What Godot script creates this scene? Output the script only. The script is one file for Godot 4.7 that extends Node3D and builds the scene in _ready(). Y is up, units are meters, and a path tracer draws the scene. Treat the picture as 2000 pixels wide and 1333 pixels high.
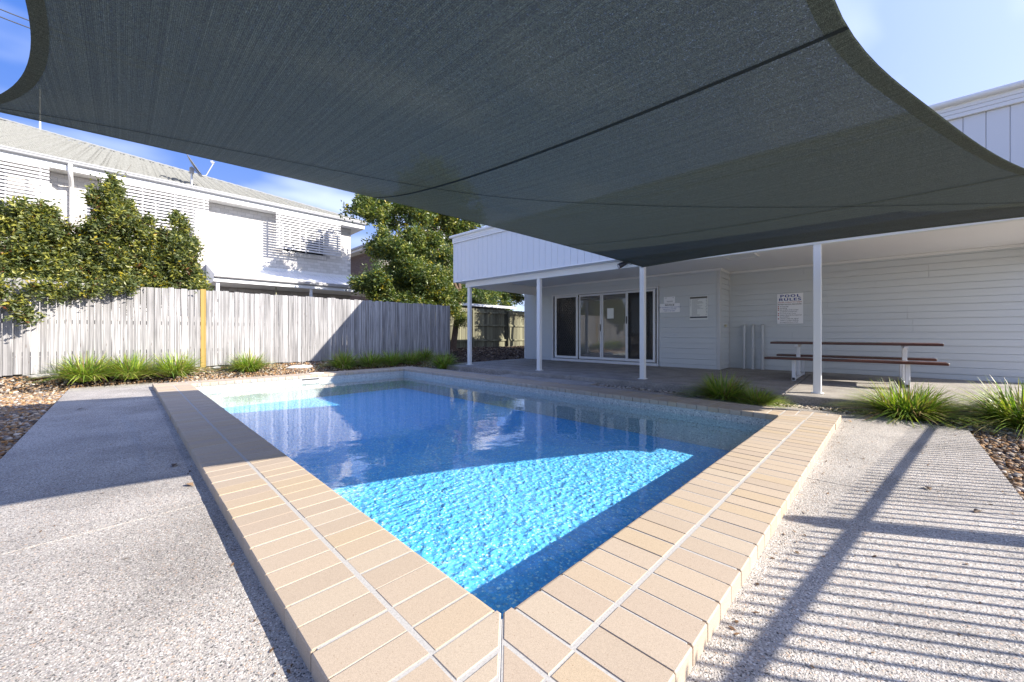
extends Node3D
# A shaded swimming pool beside a clad pavilion. x runs along the near pool edge, -z along the long pool edge, deck top at y = 0.

const SUN := Vector3(0.45, 0.5, 0.74)
const TURN := 0.0367
const PAV := Vector3(6.906, 0.0, 0.0)
const POOL_X0 := 0.82
const POOL_X1 := 4.93
const POOL_Z0 := -0.855
const POOL_Z1 := -8.7
const WATER_Y := -0.085
const FLOOR_Y := -0.43

var rng := RandomNumberGenerator.new()
var M := {}


class MB:
	var v := PackedVector3Array()
	var n := PackedVector3Array()
	var t := PackedVector2Array()
	var c := PackedColorArray()
	var with_uv := false
	var with_color := false
	var color := Color.WHITE

	func tri3(a: Vector3, b: Vector3, d: Vector3, na: Vector3, nb: Vector3, nd: Vector3) -> void:
		if (b - a).cross(d - a).dot(na + nb + nd) > 0.0:
			v.append(a); v.append(d); v.append(b)
			n.append(na); n.append(nd); n.append(nb)
		else:
			v.append(a); v.append(b); v.append(d)
			n.append(na); n.append(nb); n.append(nd)
		if with_color:
			c.append(color); c.append(color); c.append(color)

	func tri(a: Vector3, b: Vector3, d: Vector3, nn: Vector3) -> void:
		tri3(a, b, d, nn, nn, nn)

	func quad(a: Vector3, b: Vector3, d: Vector3, e: Vector3, nn := Vector3.ZERO) -> void:
		var k := nn
		if k == Vector3.ZERO:
			k = (d - a).cross(e - b).normalized()
		tri(a, b, d, k)
		tri(a, d, e, k)

	func quad_uv(a: Vector3, b: Vector3, d: Vector3, e: Vector3, nn: Vector3, ua: Vector2, ub: Vector2, ud: Vector2, ue: Vector2) -> void:
		with_uv = true
		var flip := (b - a).cross(d - a).dot(nn) > 0.0
		for k in ([a, d, b, a, e, d] if flip else [a, b, d, a, d, e]):
			v.append(k); n.append(nn)
		for k in ([ua, ud, ub, ua, ue, ud] if flip else [ua, ub, ud, ua, ud, ue]):
			t.append(k)

	func box(center: Vector3, size: Vector3, ch := 0.0, basis := Basis.IDENTITY) -> void:
		var h := size * 0.5
		var e := Vector3(minf(ch, h.x * 0.45), minf(ch, h.y * 0.45), minf(ch, h.z * 0.45))
		if ch <= 0.0:
			e = Vector3.ZERO
		for axis in 3:
			var b1 := (axis + 1) % 3
			var b2 := (axis + 2) % 3
			for s in [-1.0, 1.0]:
				var p := []
				for k in [[-1.0, -1.0], [1.0, -1.0], [1.0, 1.0], [-1.0, 1.0]]:
					var q := Vector3.ZERO
					q[axis] = s * h[axis]
					q[b1] = k[0] * (h[b1] - e[b1])
					q[b2] = k[1] * (h[b2] - e[b2])
					p.append(center + basis * q)
				var nn := Vector3.ZERO
				nn[axis] = s
				quad(p[0], p[1], p[2], p[3], (basis * nn).normalized())
		if ch <= 0.0:
			return
		for axis in 3:
			var b1 := (axis + 1) % 3
			var b2 := (axis + 2) % 3
			for s1 in [-1.0, 1.0]:
				for s2 in [-1.0, 1.0]:
					var p := []
					for s in [-1.0, 1.0]:
						var q := Vector3.ZERO
						q[axis] = s * (h[axis] - e[axis])
						q[b1] = s1 * h[b1]
						q[b2] = s2 * (h[b2] - e[b2])
						var r := Vector3.ZERO
						r[axis] = s * (h[axis] - e[axis])
						r[b1] = s1 * (h[b1] - e[b1])
						r[b2] = s2 * h[b2]
						p.append(center + basis * q)
						p.append(center + basis * r)
					var nn := Vector3.ZERO
					nn[b1] = s1
					nn[b2] = s2
					quad(p[0], p[1], p[3], p[2], (basis * nn).normalized())
		for sx in [-1.0, 1.0]:
			for sy in [-1.0, 1.0]:
				for sz in [-1.0, 1.0]:
					var a := Vector3(sx * h.x, sy * (h.y - e.y), sz * (h.z - e.z))
					var b := Vector3(sx * (h.x - e.x), sy * h.y, sz * (h.z - e.z))
					var d := Vector3(sx * (h.x - e.x), sy * (h.y - e.y), sz * h.z)
					tri(center + basis * a, center + basis * b, center + basis * d, (basis * Vector3(sx, sy, sz)).normalized())

	# a closed outline in the plane (ax, ay) at origin, pushed along the vector far
	func extrude(outline: PackedVector2Array, origin: Vector3, ax: Vector3, ay: Vector3, far: Vector3, caps := true) -> void:
		var k := outline.size()
		var turn := 1.0 if not Geometry2D.is_polygon_clockwise(outline) else -1.0
		for i in k:
			var a := outline[i]
			var b := outline[(i + 1) % k]
			var e := (b - a)
			var n2 := Vector2(e.y, -e.x).normalized() * turn
			var pa := origin + ax * a.x + ay * a.y
			var pb := origin + ax * b.x + ay * b.y
			quad(pa, pb, pb + far, pa + far, (ax * n2.x + ay * n2.y).normalized())
		if caps:
			var ids := Geometry2D.triangulate_polygon(outline)
			for i in range(0, ids.size(), 3):
				var p := []
				for j in 3:
					var q := outline[ids[i + j]]
					p.append(origin + ax * q.x + ay * q.y)
				tri(p[0], p[1], p[2], -far.normalized())
				tri(p[0] + far, p[1] + far, p[2] + far, far.normalized())

	# a convex plan outline (x, z) as a slab from y0 to y1 with its top edge chamfered
	func slab(outline: PackedVector2Array, y0: float, y1: float, ch: float) -> void:
		var k := outline.size()
		var mid := Vector2.ZERO
		for p in outline:
			mid += p / k
		var inner := PackedVector2Array()
		for i in k:
			var a := outline[(i + k - 1) % k]
			var b := outline[i]
			var d := outline[(i + 1) % k]
			var n1 := Vector2(b.y - a.y, a.x - b.x).normalized()
			var n2 := Vector2(d.y - b.y, b.x - d.x).normalized()
			if n1.dot(b - mid) < 0.0:
				n1 = -n1
			if n2.dot(b - mid) < 0.0:
				n2 = -n2
			var m := (n1 + n2)
			inner.append(b - m * (ch / maxf(0.3, 1.0 + n1.dot(n2))))
		for i in k:
			var j := (i + 1) % k
			var a := outline[i]
			var b := outline[j]
			var n1 := Vector2(b.y - a.y, a.x - b.x).normalized()
			if n1.dot((a + b) * 0.5 - mid) < 0.0:
				n1 = -n1
			var side := Vector3(n1.x, 0, n1.y)
			quad(Vector3(a.x, y0, a.y), Vector3(b.x, y0, b.y), Vector3(b.x, y1 - ch, b.y), Vector3(a.x, y1 - ch, a.y), side)
			var ia := inner[i]
			var ib := inner[j]
			quad(Vector3(a.x, y1 - ch, a.y), Vector3(b.x, y1 - ch, b.y), Vector3(ib.x, y1, ib.y), Vector3(ia.x, y1, ia.y), (side + Vector3.UP).normalized())
		for i in range(1, k - 1):
			tri(Vector3(inner[0].x, y1, inner[0].y), Vector3(inner[i].x, y1, inner[i].y), Vector3(inner[i + 1].x, y1, inner[i + 1].y), Vector3.UP)
			tri(Vector3(outline[0].x, y0, outline[0].y), Vector3(outline[i].x, y0, outline[i].y), Vector3(outline[i + 1].x, y0, outline[i + 1].y), Vector3.DOWN)

	func tube(pts: Array, radii: Array, sides := 8, caps := true) -> void:
		var rings := []
		var norms := []
		var up := Vector3(0.31, 0.9, 0.23)
		for i in pts.size():
			var d: Vector3 = pts[mini(i + 1, pts.size() - 1)] - pts[maxi(i - 1, 0)]
			d = d.normalized()
			if absf(d.dot(up.normalized())) > 0.97:
				up = Vector3(0.9, 0.1, 0.3)
			var s := d.cross(up).normalized()
			var w := s.cross(d).normalized()
			up = w
			var ring := []
			var nn := []
			for k in sides:
				var a := TAU * k / sides
				var q := s * cos(a) + w * sin(a)
				ring.append(pts[i] + q * radii[i])
				nn.append(q)
			rings.append(ring)
			norms.append(nn)
		for i in pts.size() - 1:
			for k in sides:
				var j := (k + 1) % sides
				tri3(rings[i][k], rings[i][j], rings[i + 1][j], norms[i][k], norms[i][j], norms[i + 1][j])
				tri3(rings[i][k], rings[i + 1][j], rings[i + 1][k], norms[i][k], norms[i + 1][j], norms[i + 1][k])
		if caps:
			for e in [0, pts.size() - 1]:
				var d: Vector3 = pts[e] - pts[1 if e == 0 else e - 1]
				for k in range(1, sides - 1):
					tri(rings[e][0], rings[e][k], rings[e][k + 1], d.normalized())

	func mesh(mat: Material = null) -> ArrayMesh:
		var a := []
		a.resize(Mesh.ARRAY_MAX)
		a[Mesh.ARRAY_VERTEX] = v
		a[Mesh.ARRAY_NORMAL] = n
		if with_uv:
			a[Mesh.ARRAY_TEX_UV] = t
		if with_color:
			a[Mesh.ARRAY_COLOR] = c
		var m := ArrayMesh.new()
		m.add_surface_from_arrays(Mesh.PRIMITIVE_TRIANGLES, a)
		if mat:
			m.surface_set_material(0, mat)
		return m


# ---------------------------------------------------------------- naming and tagging

func put(parent: Node, called: String, mesh: Mesh, mat: Material = null, at := Vector3.ZERO, basis := Basis.IDENTITY) -> MeshInstance3D:
	var o := MeshInstance3D.new()
	o.name = called
	o.mesh = mesh
	if mat:
		o.material_override = mat
	o.transform = Transform3D(basis, at)
	parent.add_child(o, true)
	return o


func base(called: String, at := Vector3.ZERO, turn := 0.0) -> Node3D:
	var o := Node3D.new()
	o.name = called
	add_child(o, true)
	o.position = at
	o.rotation.y = turn
	return o


func tag(o: Node, label: String, category: String, group := "") -> Node:
	o.set_meta("label", label)
	o.set_meta("category", category)
	if group:
		o.set_meta("group", group)
	return o


func thing(called: String, label: String, category: String, at := Vector3.ZERO, turn := 0.0, group := "") -> Node3D:
	var o := base(called, at, turn)
	tag(o, label, category, group)
	return o


func structure(o: Node, label := "") -> Node:
	o.set_meta("kind", "structure")
	if label:
		o.set_meta("label", label)
	return o


func stuff(o: Node, label := "") -> Node:
	o.set_meta("kind", "stuff")
	if label:
		o.set_meta("label", label)
	return o


# a point of the pavilion, which stands two degrees off the pool's axes
func lp(x: float, y: float, z: float) -> Vector3:
	return PAV + Basis(Vector3.UP, TURN) * Vector3(x, y, z)


func box_mesh(size: Vector3, ch := 0.0, mat: Material = null) -> ArrayMesh:
	var b := MB.new()
	b.box(Vector3.ZERO, size, ch)
	return b.mesh(mat)


# a box between two corners, as one named part
func part_box(parent: Node, called: String, lo: Vector3, hi: Vector3, mat: Material, ch := 0.003) -> MeshInstance3D:
	return put(parent, called, box_mesh((hi - lo).abs(), ch, mat), null, (lo + hi) * 0.5)


# ---------------------------------------------------------------- materials

func lin(r: float, g: float, b: float) -> Color:
	return Color(r, g, b).linear_to_srgb()


func mat(r: float, g: float, b: float, rough := 0.7, spec := 0.5) -> StandardMaterial3D:
	var m := StandardMaterial3D.new()
	m.albedo_color = lin(r, g, b)
	m.roughness = rough
	m.metallic_specular = spec
	return m


func tex(img: Image) -> ImageTexture:
	return ImageTexture.create_from_image(img)


func noise(seed_: int, freq: float, oct := 4, kind := FastNoiseLite.TYPE_SIMPLEX_SMOOTH) -> FastNoiseLite:
	var f := FastNoiseLite.new()
	f.seed = seed_
	f.frequency = freq
	f.noise_type = kind
	f.fractal_octaves = oct
	return f


# a tileable grey noise picture between lo and hi, stretched by (sx, sy)
func noise_image(side: int, seed_: int, freq: float, sx: float, sy: float, lo: float, hi: float, oct := 4, tint := Color.WHITE) -> Image:
	var f := noise(seed_, freq, oct)
	var data := PackedByteArray()
	data.resize(side * side * 3)
	var k := 0
	for y in side:
		for x in side:
			# four-corner blend keeps the tile seamless
			var u := float(x) / side
			var w := float(y) / side
			var a := f.get_noise_2d(x * sx, y * sy)
			if u > 0.85 or w > 0.85:
				var bu := smoothstep(0.85, 1.0, u)
				var bw := smoothstep(0.85, 1.0, w)
				var b := f.get_noise_2d((x - side) * sx, y * sy)
				var d := f.get_noise_2d(x * sx, (y - side) * sy)
				var e := f.get_noise_2d((x - side) * sx, (y - side) * sy)
				a = lerpf(lerpf(a, b, bu), lerpf(d, e, bu), bw)
			var g := clampf(lerpf(lo, hi, a * 0.75 + 0.5), 0.0, 1.0)
			data[k] = int(255 * g * tint.r)
			data[k + 1] = int(255 * g * tint.g)
			data[k + 2] = int(255 * g * tint.b)
			k += 3
	return Image.create_from_data(side, side, false, Image.FORMAT_RGB8, data)


# caustic ripples of light put into the floor's shape: hollows with soft ridges between
func ripple_relief_image(side: int) -> Image:
	var f := noise(91, 0.050, 1, FastNoiseLite.TYPE_CELLULAR)
	f.cellular_return_type = FastNoiseLite.RETURN_DISTANCE
	f.domain_warp_enabled = true
	f.domain_warp_amplitude = 14.0
	f.domain_warp_frequency = 0.03
	var f2 := noise(93, 0.085, 1, FastNoiseLite.TYPE_CELLULAR)
	f2.cellular_return_type = FastNoiseLite.RETURN_DISTANCE
	f2.domain_warp_enabled = true
	f2.domain_warp_amplitude = 18.0
	f2.domain_warp_frequency = 0.02
	var g := noise(92, 0.02, 3)
	var data := PackedByteArray()
	data.resize(side * side)
	for y in side:
		for x in side:
			# mirrored at the middle, so that the tile has no seam
			var u := float(mini(x, side - x))
			var w := float(mini(y, side - y))
			var m := smoothstep(-0.25, 0.25, g.get_noise_2d(u + 300.0, w))
			var k := lerpf((f.get_noise_2d(u, w) + 1.0) * 0.85, (f2.get_noise_2d(u, w) + 1.0) * 0.55, m) + 0.2 * g.get_noise_2d(u, w)
			data[y * side + x] = clampi(int(255 * k), 0, 255)
	return Image.create_from_data(side, side, false, Image.FORMAT_L8, data)


# pebbles pressed into a flat bed: [colour picture, height picture]; colours are linear
func pebble_images(side: int, count: int, r0: float, r1: float, bed: Color, palette: Array, seed_: int) -> Array:
	var r := RandomNumberGenerator.new()
	r.seed = seed_
	var data := PackedByteArray()
	data.resize(side * side * 3)
	var tall := PackedByteArray()
	tall.resize(side * side)
	var s := bed.linear_to_srgb()
	for i in side * side:
		var g := 0.85 + 0.3 * r.randf()
		data[i * 3] = clampi(int(s.r * g * 255), 0, 255)
		data[i * 3 + 1] = clampi(int(s.g * g * 255), 0, 255)
		data[i * 3 + 2] = clampi(int(s.b * g * 255), 0, 255)
		tall[i] = 40
	for i in count:
		var rad := lerpf(r0, r1, pow(r.randf(), 1.6))
		var asp := r.randf_range(0.55, 1.0)
		var ang := r.randf() * PI
		var ca := cos(ang)
		var sa := sin(ang)
		var cx := r.randf() * side
		var cy := r.randf() * side
		var col: Color = palette[r.randi() % palette.size()]
		var g2 := r.randf_range(0.8, 1.2)
		col = Color(clampf(col.r * g2, 0, 1), clampf(col.g * g2, 0, 1), clampf(col.b * g2, 0, 1)).linear_to_srgb()
		var br := int(col.r * 255)
		var bg := int(col.g * 255)
		var bb := int(col.b * 255)
		var lift := r.randi_range(90, 200)
		var reach := int(ceil(rad))
		for dy in range(-reach, reach + 1):
			for dx in range(-reach, reach + 1):
				var p := (dx * ca + dy * sa) / rad
				var q := (dy * ca - dx * sa) / (rad * asp)
				var d := p * p + q * q
				if d < 1.0:
					var at := posmod(int(cy) + dy, side) * side + posmod(int(cx) + dx, side)
					data[at * 3] = br
					data[at * 3 + 1] = bg
					data[at * 3 + 2] = bb
					tall[at] = int(lift * sqrt(1.0 - d * 0.85)) + 40
	return [Image.create_from_data(side, side, false, Image.FORMAT_RGB8, data), Image.create_from_data(side, side, false, Image.FORMAT_L8, tall)]


# weathered timber: streaks along y, with knots
func timber_image(side: int, seed_: int, lo: Color, hi: Color, knots: int) -> Image:
	var f := noise(seed_, 0.012, 4)
	var g := noise(seed_ + 7, 0.05, 3)
	var r := RandomNumberGenerator.new()
	r.seed = seed_
	var img := Image.create(side, side, false, Image.FORMAT_RGB8)
	var spots := []
	for i in knots:
		spots.append(Vector3(r.randf() * side, r.randf() * side, r.randf_range(3.0, 7.0)))
	var data := PackedByteArray()
	data.resize(side * side * 3)
	var k := 0
	for y in side:
		var wy := absf(float(y) / side - 0.5) * side
		for x in side:
			var wx := absf(float(x) / side - 0.5) * side
			var a := f.get_noise_2d(wx * 2.2, wy * 0.22) * 0.75 + 0.5
			var b := g.get_noise_2d(wx * 5.0, wy * 0.14) * 0.75 + 0.5
			var w := clampf(a * 0.6 + b * 0.4, 0.0, 1.0)
			var col := lo.lerp(hi, w)
			data[k] = clampi(int(col.r * 255), 0, 255)
			data[k + 1] = clampi(int(col.g * 255), 0, 255)
			data[k + 2] = clampi(int(col.b * 255), 0, 255)
			k += 3
	img = Image.create_from_data(side, side, false, Image.FORMAT_RGB8, data)
	for s in spots:
		var rr := int(s.z)
		for dy in range(-rr * 2, rr * 2 + 1):
			for dx in range(-rr, rr + 1):
				var d := sqrt(float(dx * dx) + dy * dy * 0.3) / rr
				if d < 1.0:
					var x := posmod(int(s.x) + dx, side)
					var y := posmod(int(s.y) + dy, side)
					img.set_pixel(x, y, img.get_pixel(x, y).lerp(Color(0.32, 0.24, 0.2), (1.0 - d) * 0.7))
	return img


func world_mapped(m: StandardMaterial3D, t: Texture2D, scale: Vector3, offset := Vector3.ZERO) -> StandardMaterial3D:
	m.albedo_texture = t
	m.uv1_triplanar = true
	m.uv1_world_triplanar = true
	m.uv1_scale = scale
	m.uv1_offset = offset
	return m


func stained(m: StandardMaterial3D, t: Texture2D, scale: float) -> StandardMaterial3D:
	m.detail_enabled = true
	m.detail_blend_mode = BaseMaterial3D.BLEND_MODE_MUL
	m.detail_albedo = t
	m.detail_uv_layer = BaseMaterial3D.DETAIL_UV_2
	m.uv2_triplanar = true
	m.uv2_world_triplanar = true
	m.uv2_scale = Vector3.ONE * scale
	return m


func relief(m: StandardMaterial3D, t: Texture2D, cm: float) -> StandardMaterial3D:
	m.heightmap_enabled = true
	m.heightmap_texture = t
	m.heightmap_scale = cm
	return m


func make_materials() -> void:
	var blotch := tex(noise_image(256, 3, 0.02, 1, 1, 0.84, 1.06))
	var fine := tex(noise_image(256, 5, 0.15, 1, 1, 0.90, 1.05, 3))
	M.blotch = blotch
	M.fine = fine
	# exposed-aggregate concrete
	var pal := [Color(0.62, 0.60, 0.56), Color(0.70, 0.68, 0.64), Color(0.5, 0.47, 0.43), Color(0.42, 0.40, 0.38), Color(0.17, 0.165, 0.16), Color(0.25, 0.24, 0.225), Color(0.55, 0.42, 0.32), Color(0.64, 0.61, 0.57), Color(0.11, 0.108, 0.105), Color(0.5, 0.49, 0.47), Color(0.66, 0.63, 0.58), Color(0.33, 0.31, 0.3)]
	var pe := pebble_images(1024, 34000, 1.8, 4.6, Color(0.42, 0.395, 0.36), pal, 11)
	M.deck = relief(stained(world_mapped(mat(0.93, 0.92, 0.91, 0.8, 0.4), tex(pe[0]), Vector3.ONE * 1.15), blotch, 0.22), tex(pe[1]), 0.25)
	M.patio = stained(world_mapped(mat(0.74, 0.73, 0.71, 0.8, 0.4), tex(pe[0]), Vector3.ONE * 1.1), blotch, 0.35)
	# pebble lining of the pool
	var pool_pal := [Color(0.55, 0.55, 0.5), Color(0.38, 0.4, 0.37), Color(0.24, 0.25, 0.24), Color(0.6, 0.58, 0.5), Color(0.45, 0.46, 0.42)]
	var pw := pebble_images(512, 9000, 1.5, 4.5, Color(0.42, 0.43, 0.4), pool_pal, 12)
	M.pool_wall = world_mapped(mat(1, 1, 1, 0.7), tex(pw[0]), Vector3.ONE * 0.9)
	M.pool_wall_water_tint = world_mapped(mat(0.84, 0.95, 0.90, 0.6), tex(pw[0]), Vector3.ONE * 0.9)  # green cast of light through water, put into the lining colour
	var blue := [Color(0.10, 0.50, 0.96), Color(0.07, 0.46, 0.95), Color(0.15, 0.56, 0.97), Color(0.24, 0.66, 0.98), Color(0.08, 0.47, 0.95), Color(0.42, 0.80, 0.98), Color(0.06, 0.43, 0.94), Color(0.55, 0.88, 0.98), Color(0.12, 0.52, 0.96), Color(0.08, 0.48, 0.95)]
	var pf := pebble_images(1024, 20000, 1.8, 6.0, Color(0.09, 0.49, 0.96), blue, 13)
	M.pool_floor = relief(world_mapped(mat(1, 1, 1, 0.6), tex(pf[0]), Vector3.ONE * 0.55), tex(ripple_relief_image(512)), 3.0)  # ripple relief added so that sunlight breaks into a net
	# water
	var w := StandardMaterial3D.new()
	w.transparency = BaseMaterial3D.TRANSPARENCY_ALPHA
	w.albedo_color = Color(0.3, 0.6, 0.9, 0.02)
	w.roughness = 0.02
	w.metallic_specular = 0.5
	var nt := NoiseTexture2D.new()
	nt.width = 512
	nt.height = 512
	nt.seamless = true
	nt.as_normal_map = true
	nt.bump_strength = 3.0
	nt.noise = noise(21, 0.012, 4)
	w.normal_enabled = true
	w.normal_texture = nt
	w.normal_scale = 0.11
	M.water = w
	# brick coping
	M.coping = []
	var speck := pebble_images(512, 1600, 0.7, 1.7, Color(0.93, 0.93, 0.93), [Color(0.98, 0.97, 0.95), Color(0.85, 0.82, 0.78), Color(0.97, 0.94, 0.9), Color(0.62, 0.56, 0.5), Color(0.9, 0.88, 0.85)], 14)
	var st := tex(speck[0])
	for k in [[0.455, 0.372, 0.282], [0.475, 0.388, 0.292], [0.44, 0.36, 0.275], [0.465, 0.374, 0.272], [0.46, 0.378, 0.29], [0.47, 0.375, 0.262], [0.445, 0.362, 0.278], [0.47, 0.392, 0.30]]:
		var m := mat(k[0], k[1], k[2], 0.72, 0.4)
		world_mapped(m, st, Vector3.ONE * 2.0, Vector3(rng.randf(), rng.randf(), rng.randf()))
		M.coping.append(m)
	M.grout = stained(mat(0.43, 0.42, 0.40, 0.9, 0.3), fine, 3.0)
	# fence timber
	M.paling = []
	for i in 4:
		var im := tex(timber_image(512, 40 + i, Color(0.37, 0.368, 0.37), Color(0.86, 0.855, 0.855), 16))
		for j in 2:
			var g: float = [0.88, 0.70][j] * rng.randf_range(0.9, 1.05)
			var m := mat(g, g * 0.995, g * 0.99, 0.85, 0.3)
			M.paling.append(world_mapped(m, im, Vector3(1.6, 0.45, 1.6), Vector3(rng.randf(), rng.randf(), 0)))
	M.old_paling = []
	var oi := tex(timber_image(256, 50, Color(0.40, 0.39, 0.34), Color(0.68, 0.68, 0.60), 8))
	for j in 3:
		M.old_paling.append(world_mapped(mat(0.8 - 0.12 * j, 0.8 - 0.12 * j, 0.72 - 0.1 * j, 0.9, 0.3), oi, Vector3(1.6, 0.5, 1.6), Vector3(rng.randf(), 0, 0)))
	M.pine = world_mapped(mat(0.66, 0.63, 0.62, 0.8, 0.3), tex(timber_image(256, 60, Color(0.62, 0.52, 0.30), Color(0.80, 0.70, 0.42), 6)), Vector3(2.2, 0.6, 2.2))
	# pavilion
	M.white = mat(0.76, 0.76, 0.74, 0.45)
	M.board = mat(0.57, 0.60, 0.605, 0.6)
	M.vboard = mat(0.68, 0.69, 0.70, 0.55)
	M.trim = mat(0.56, 0.57, 0.56, 0.55)
	M.ceiling = mat(0.84, 0.835, 0.82, 0.8)
	M.frame = mat(0.72, 0.73, 0.74, 0.35)
	M.black = mat(0.012, 0.012, 0.014, 0.5)
	M.dark = mat(0.05, 0.048, 0.045, 0.8)
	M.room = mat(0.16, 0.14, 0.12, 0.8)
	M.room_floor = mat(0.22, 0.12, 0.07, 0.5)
	M.pvc = mat(0.52, 0.54, 0.54, 0.45)
	M.steel = mat(0.55, 0.56, 0.57, 0.4)
	M.steel.metallic = 0.6
	var gl := StandardMaterial3D.new()
	gl.transparency = BaseMaterial3D.TRANSPARENCY_ALPHA
	gl.albedo_color = Color(0.9, 0.9, 0.88, 0.06)
	gl.metallic = 0.20
	gl.roughness = 0.02
	gl.metallic_specular = 0.5
	M.glass = gl
	var fly := mat(0.02, 0.02, 0.022, 0.9)
	fly.transparency = BaseMaterial3D.TRANSPARENCY_ALPHA
	fly.albedo_color.a = 0.55
	fly.albedo_texture = fine
	M.flyscreen = fly
	var wood := timber_image(256, 70, Color(0.25, 0.12, 0.08), Color(0.46, 0.24, 0.16), 3)
	wood.rotate_90(CLOCKWISE)
	M.slat = world_mapped(mat(0.62, 0.52, 0.48, 0.3), tex(wood), Vector3(1.2, 3.0, 1.2))
	# shade cloth: a knitted mesh with pinholes
	M.cloth = cloth_material(0.95, 1.0)
	M.hem = cloth_material(0.97, 1.0, 1.45)
	M.webbing = mat(0.028, 0.034, 0.034, 0.9, 0.2)
	# neighbours
	M.brick = []
	for k in [[0.62, 0.60, 0.58], [0.57, 0.555, 0.53], [0.65, 0.635, 0.615]]:
		M.brick.append(stained(mat(k[0], k[1], k[2], 0.85, 0.3), fine, 1.1))
	M.mortar = mat(0.42, 0.41, 0.40, 0.95, 0.2)
	M.brown_brick = stained(mat(0.15, 0.12, 0.115, 0.85, 0.3), fine, 1.1)
	M.pale_mortar = mat(0.22, 0.20, 0.19, 0.95, 0.2)
	M.tile = stained(stained_tile(), fine, 1.3)
	M.gutter = mat(0.36, 0.37, 0.39, 0.4)
	M.fascia = mat(0.66, 0.68, 0.70, 0.5)
	M.screen = mat(0.5, 0.5, 0.51, 0.5)
	M.metal_roof = stained(mat(0.74, 0.75, 0.76, 0.45), fine, 0.6)
	M.window_glass = mat(0.015, 0.018, 0.022, 0.06)
	# plants and soil
	var leaf := mat(1, 1, 1, 0.42, 0.5)
	leaf.vertex_color_use_as_albedo = true
	leaf.backlight_enabled = true
	leaf.backlight = lin(0.62, 0.72, 0.25)
	leaf.cull_mode = BaseMaterial3D.CULL_DISABLED
	M.leaf = leaf
	M.bark = stained(mat(0.14, 0.10, 0.075, 0.9, 0.2), blotch, 2.0)
	var soil_pal := [Color(0.10, 0.07, 0.05), Color(0.06, 0.045, 0.035), Color(0.16, 0.11, 0.08), Color(0.04, 0.03, 0.025), Color(0.2, 0.15, 0.11)]
	var so := pebble_images(512, 5000, 2.0, 7.0, Color(0.06, 0.045, 0.035), soil_pal, 15)
	M.soil = relief(world_mapped(mat(1, 1, 1, 0.95, 0.2), tex(so[0]), Vector3.ONE * 0.8), tex(so[1]), 1.5)
	M.bounce_ground = stained(mat(0.42, 0.38, 0.31, 0.95, 0.2), blotch, 0.1)  # pale colour chosen to bounce sunlight into the pavilion from unseen ground
	var stone := mat(1, 1, 1, 0.8, 0.35)
	stone.vertex_color_use_as_albedo = true
	M.stone = stone


func stained_tile() -> StandardMaterial3D:
	return world_mapped(mat(0.33, 0.335, 0.32, 0.9, 0.3), tex(noise_image(256, 9, 0.06, 1, 1, 0.85, 1.06, 4)), Vector3.ONE * 0.9)


func cloth_material(lo: float, hi: float, bright := 1.0) -> StandardMaterial3D:
	var side := 512
	var r := RandomNumberGenerator.new()
	r.seed = 31
	var row := []
	var f := noise(32, 0.05, 3)
	for x in side:
		# knitted rows run the length of each cloth width and differ a little
		row.append((0.80 if x % 3 == 0 else 1.0) * (1.0 + 0.12 * f.get_noise_1d(minf(x, side - x) * 4.0) + r.randf_range(-0.10, 0.10)))
	var img := Image.create(side, side, false, Image.FORMAT_RGBA8)
	for y in side:
		for x in side:
			var g: float = r.randf_range(0.55, 1.25) * row[x] * bright
			var a := lerpf(lo, hi, r.randf())
			if r.randf() < 0.012:
				a -= 0.22
				g *= 1.4
			img.set_pixel(x, y, Color(clampf(0.345 * g, 0, 1), clampf(0.37 * g, 0, 1), clampf(0.328 * g, 0, 1), clampf(a, 0, 1)))
	var m := mat(0.62, 0.62, 0.62, 0.75, 0.4)
	m.transparency = BaseMaterial3D.TRANSPARENCY_ALPHA
	m.albedo_texture = tex(img)
	m.backlight_enabled = true
	m.backlight = lin(0.42, 0.45, 0.44)
	m.cull_mode = BaseMaterial3D.CULL_DISABLED
	return m


# ---------------------------------------------------------------- sky, sun, camera

func sky_picture() -> Image:
	var w := 1024
	var h := 512
	var f := noise(77, 0.9, 5)
	var img := Image.create(w, h, false, Image.FORMAT_RGBF)
	var sun := SUN.normalized()
	for y in h:
		var el := (0.5 - (y + 0.5) / h) * PI
		var ce := cos(el)
		var se := sin(el)
		for x in w:
			var ph := (x + 0.5) / w * TAU
			var d := Vector3(sin(ph) * ce, se, -cos(ph) * ce)
			var up := clampf(se, 0.0, 1.0)
			var hz := pow(1.0 - up, 5.0)
			var col := Vector3(0.010, 0.070, 0.285).lerp(Vector3(0.36, 0.44, 0.55), hz)
			var ang := acos(clampf(d.dot(sun), -1.0, 1.0))
			var glow := exp(-pow(ang / 0.70, 1.2))
			col += Vector3(0.62, 0.62, 0.66) * glow
			if se > -0.02:
				# thin high cloud, drawn out by the wind
				var q := Vector3(d.x, 0, d.z) / (up + 0.18)
				var c := f.get_noise_3d(q.x * 1.0 + q.z * 0.5, q.z * 2.6 - q.x * 0.7, 3.0)
				var k := clampf((c - 0.02) * 1.7, 0.0, 1.0) * (0.25 + 0.75 * pow(1.0 - up, 2.0))
				col = col.lerp(Vector3(0.50, 0.54, 0.60), k * 0.75)
			else:
				col = Vector3(0.10, 0.10, 0.09)
			img.set_pixel(x, y, Color(col.x, col.y, col.z))
	return img


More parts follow.
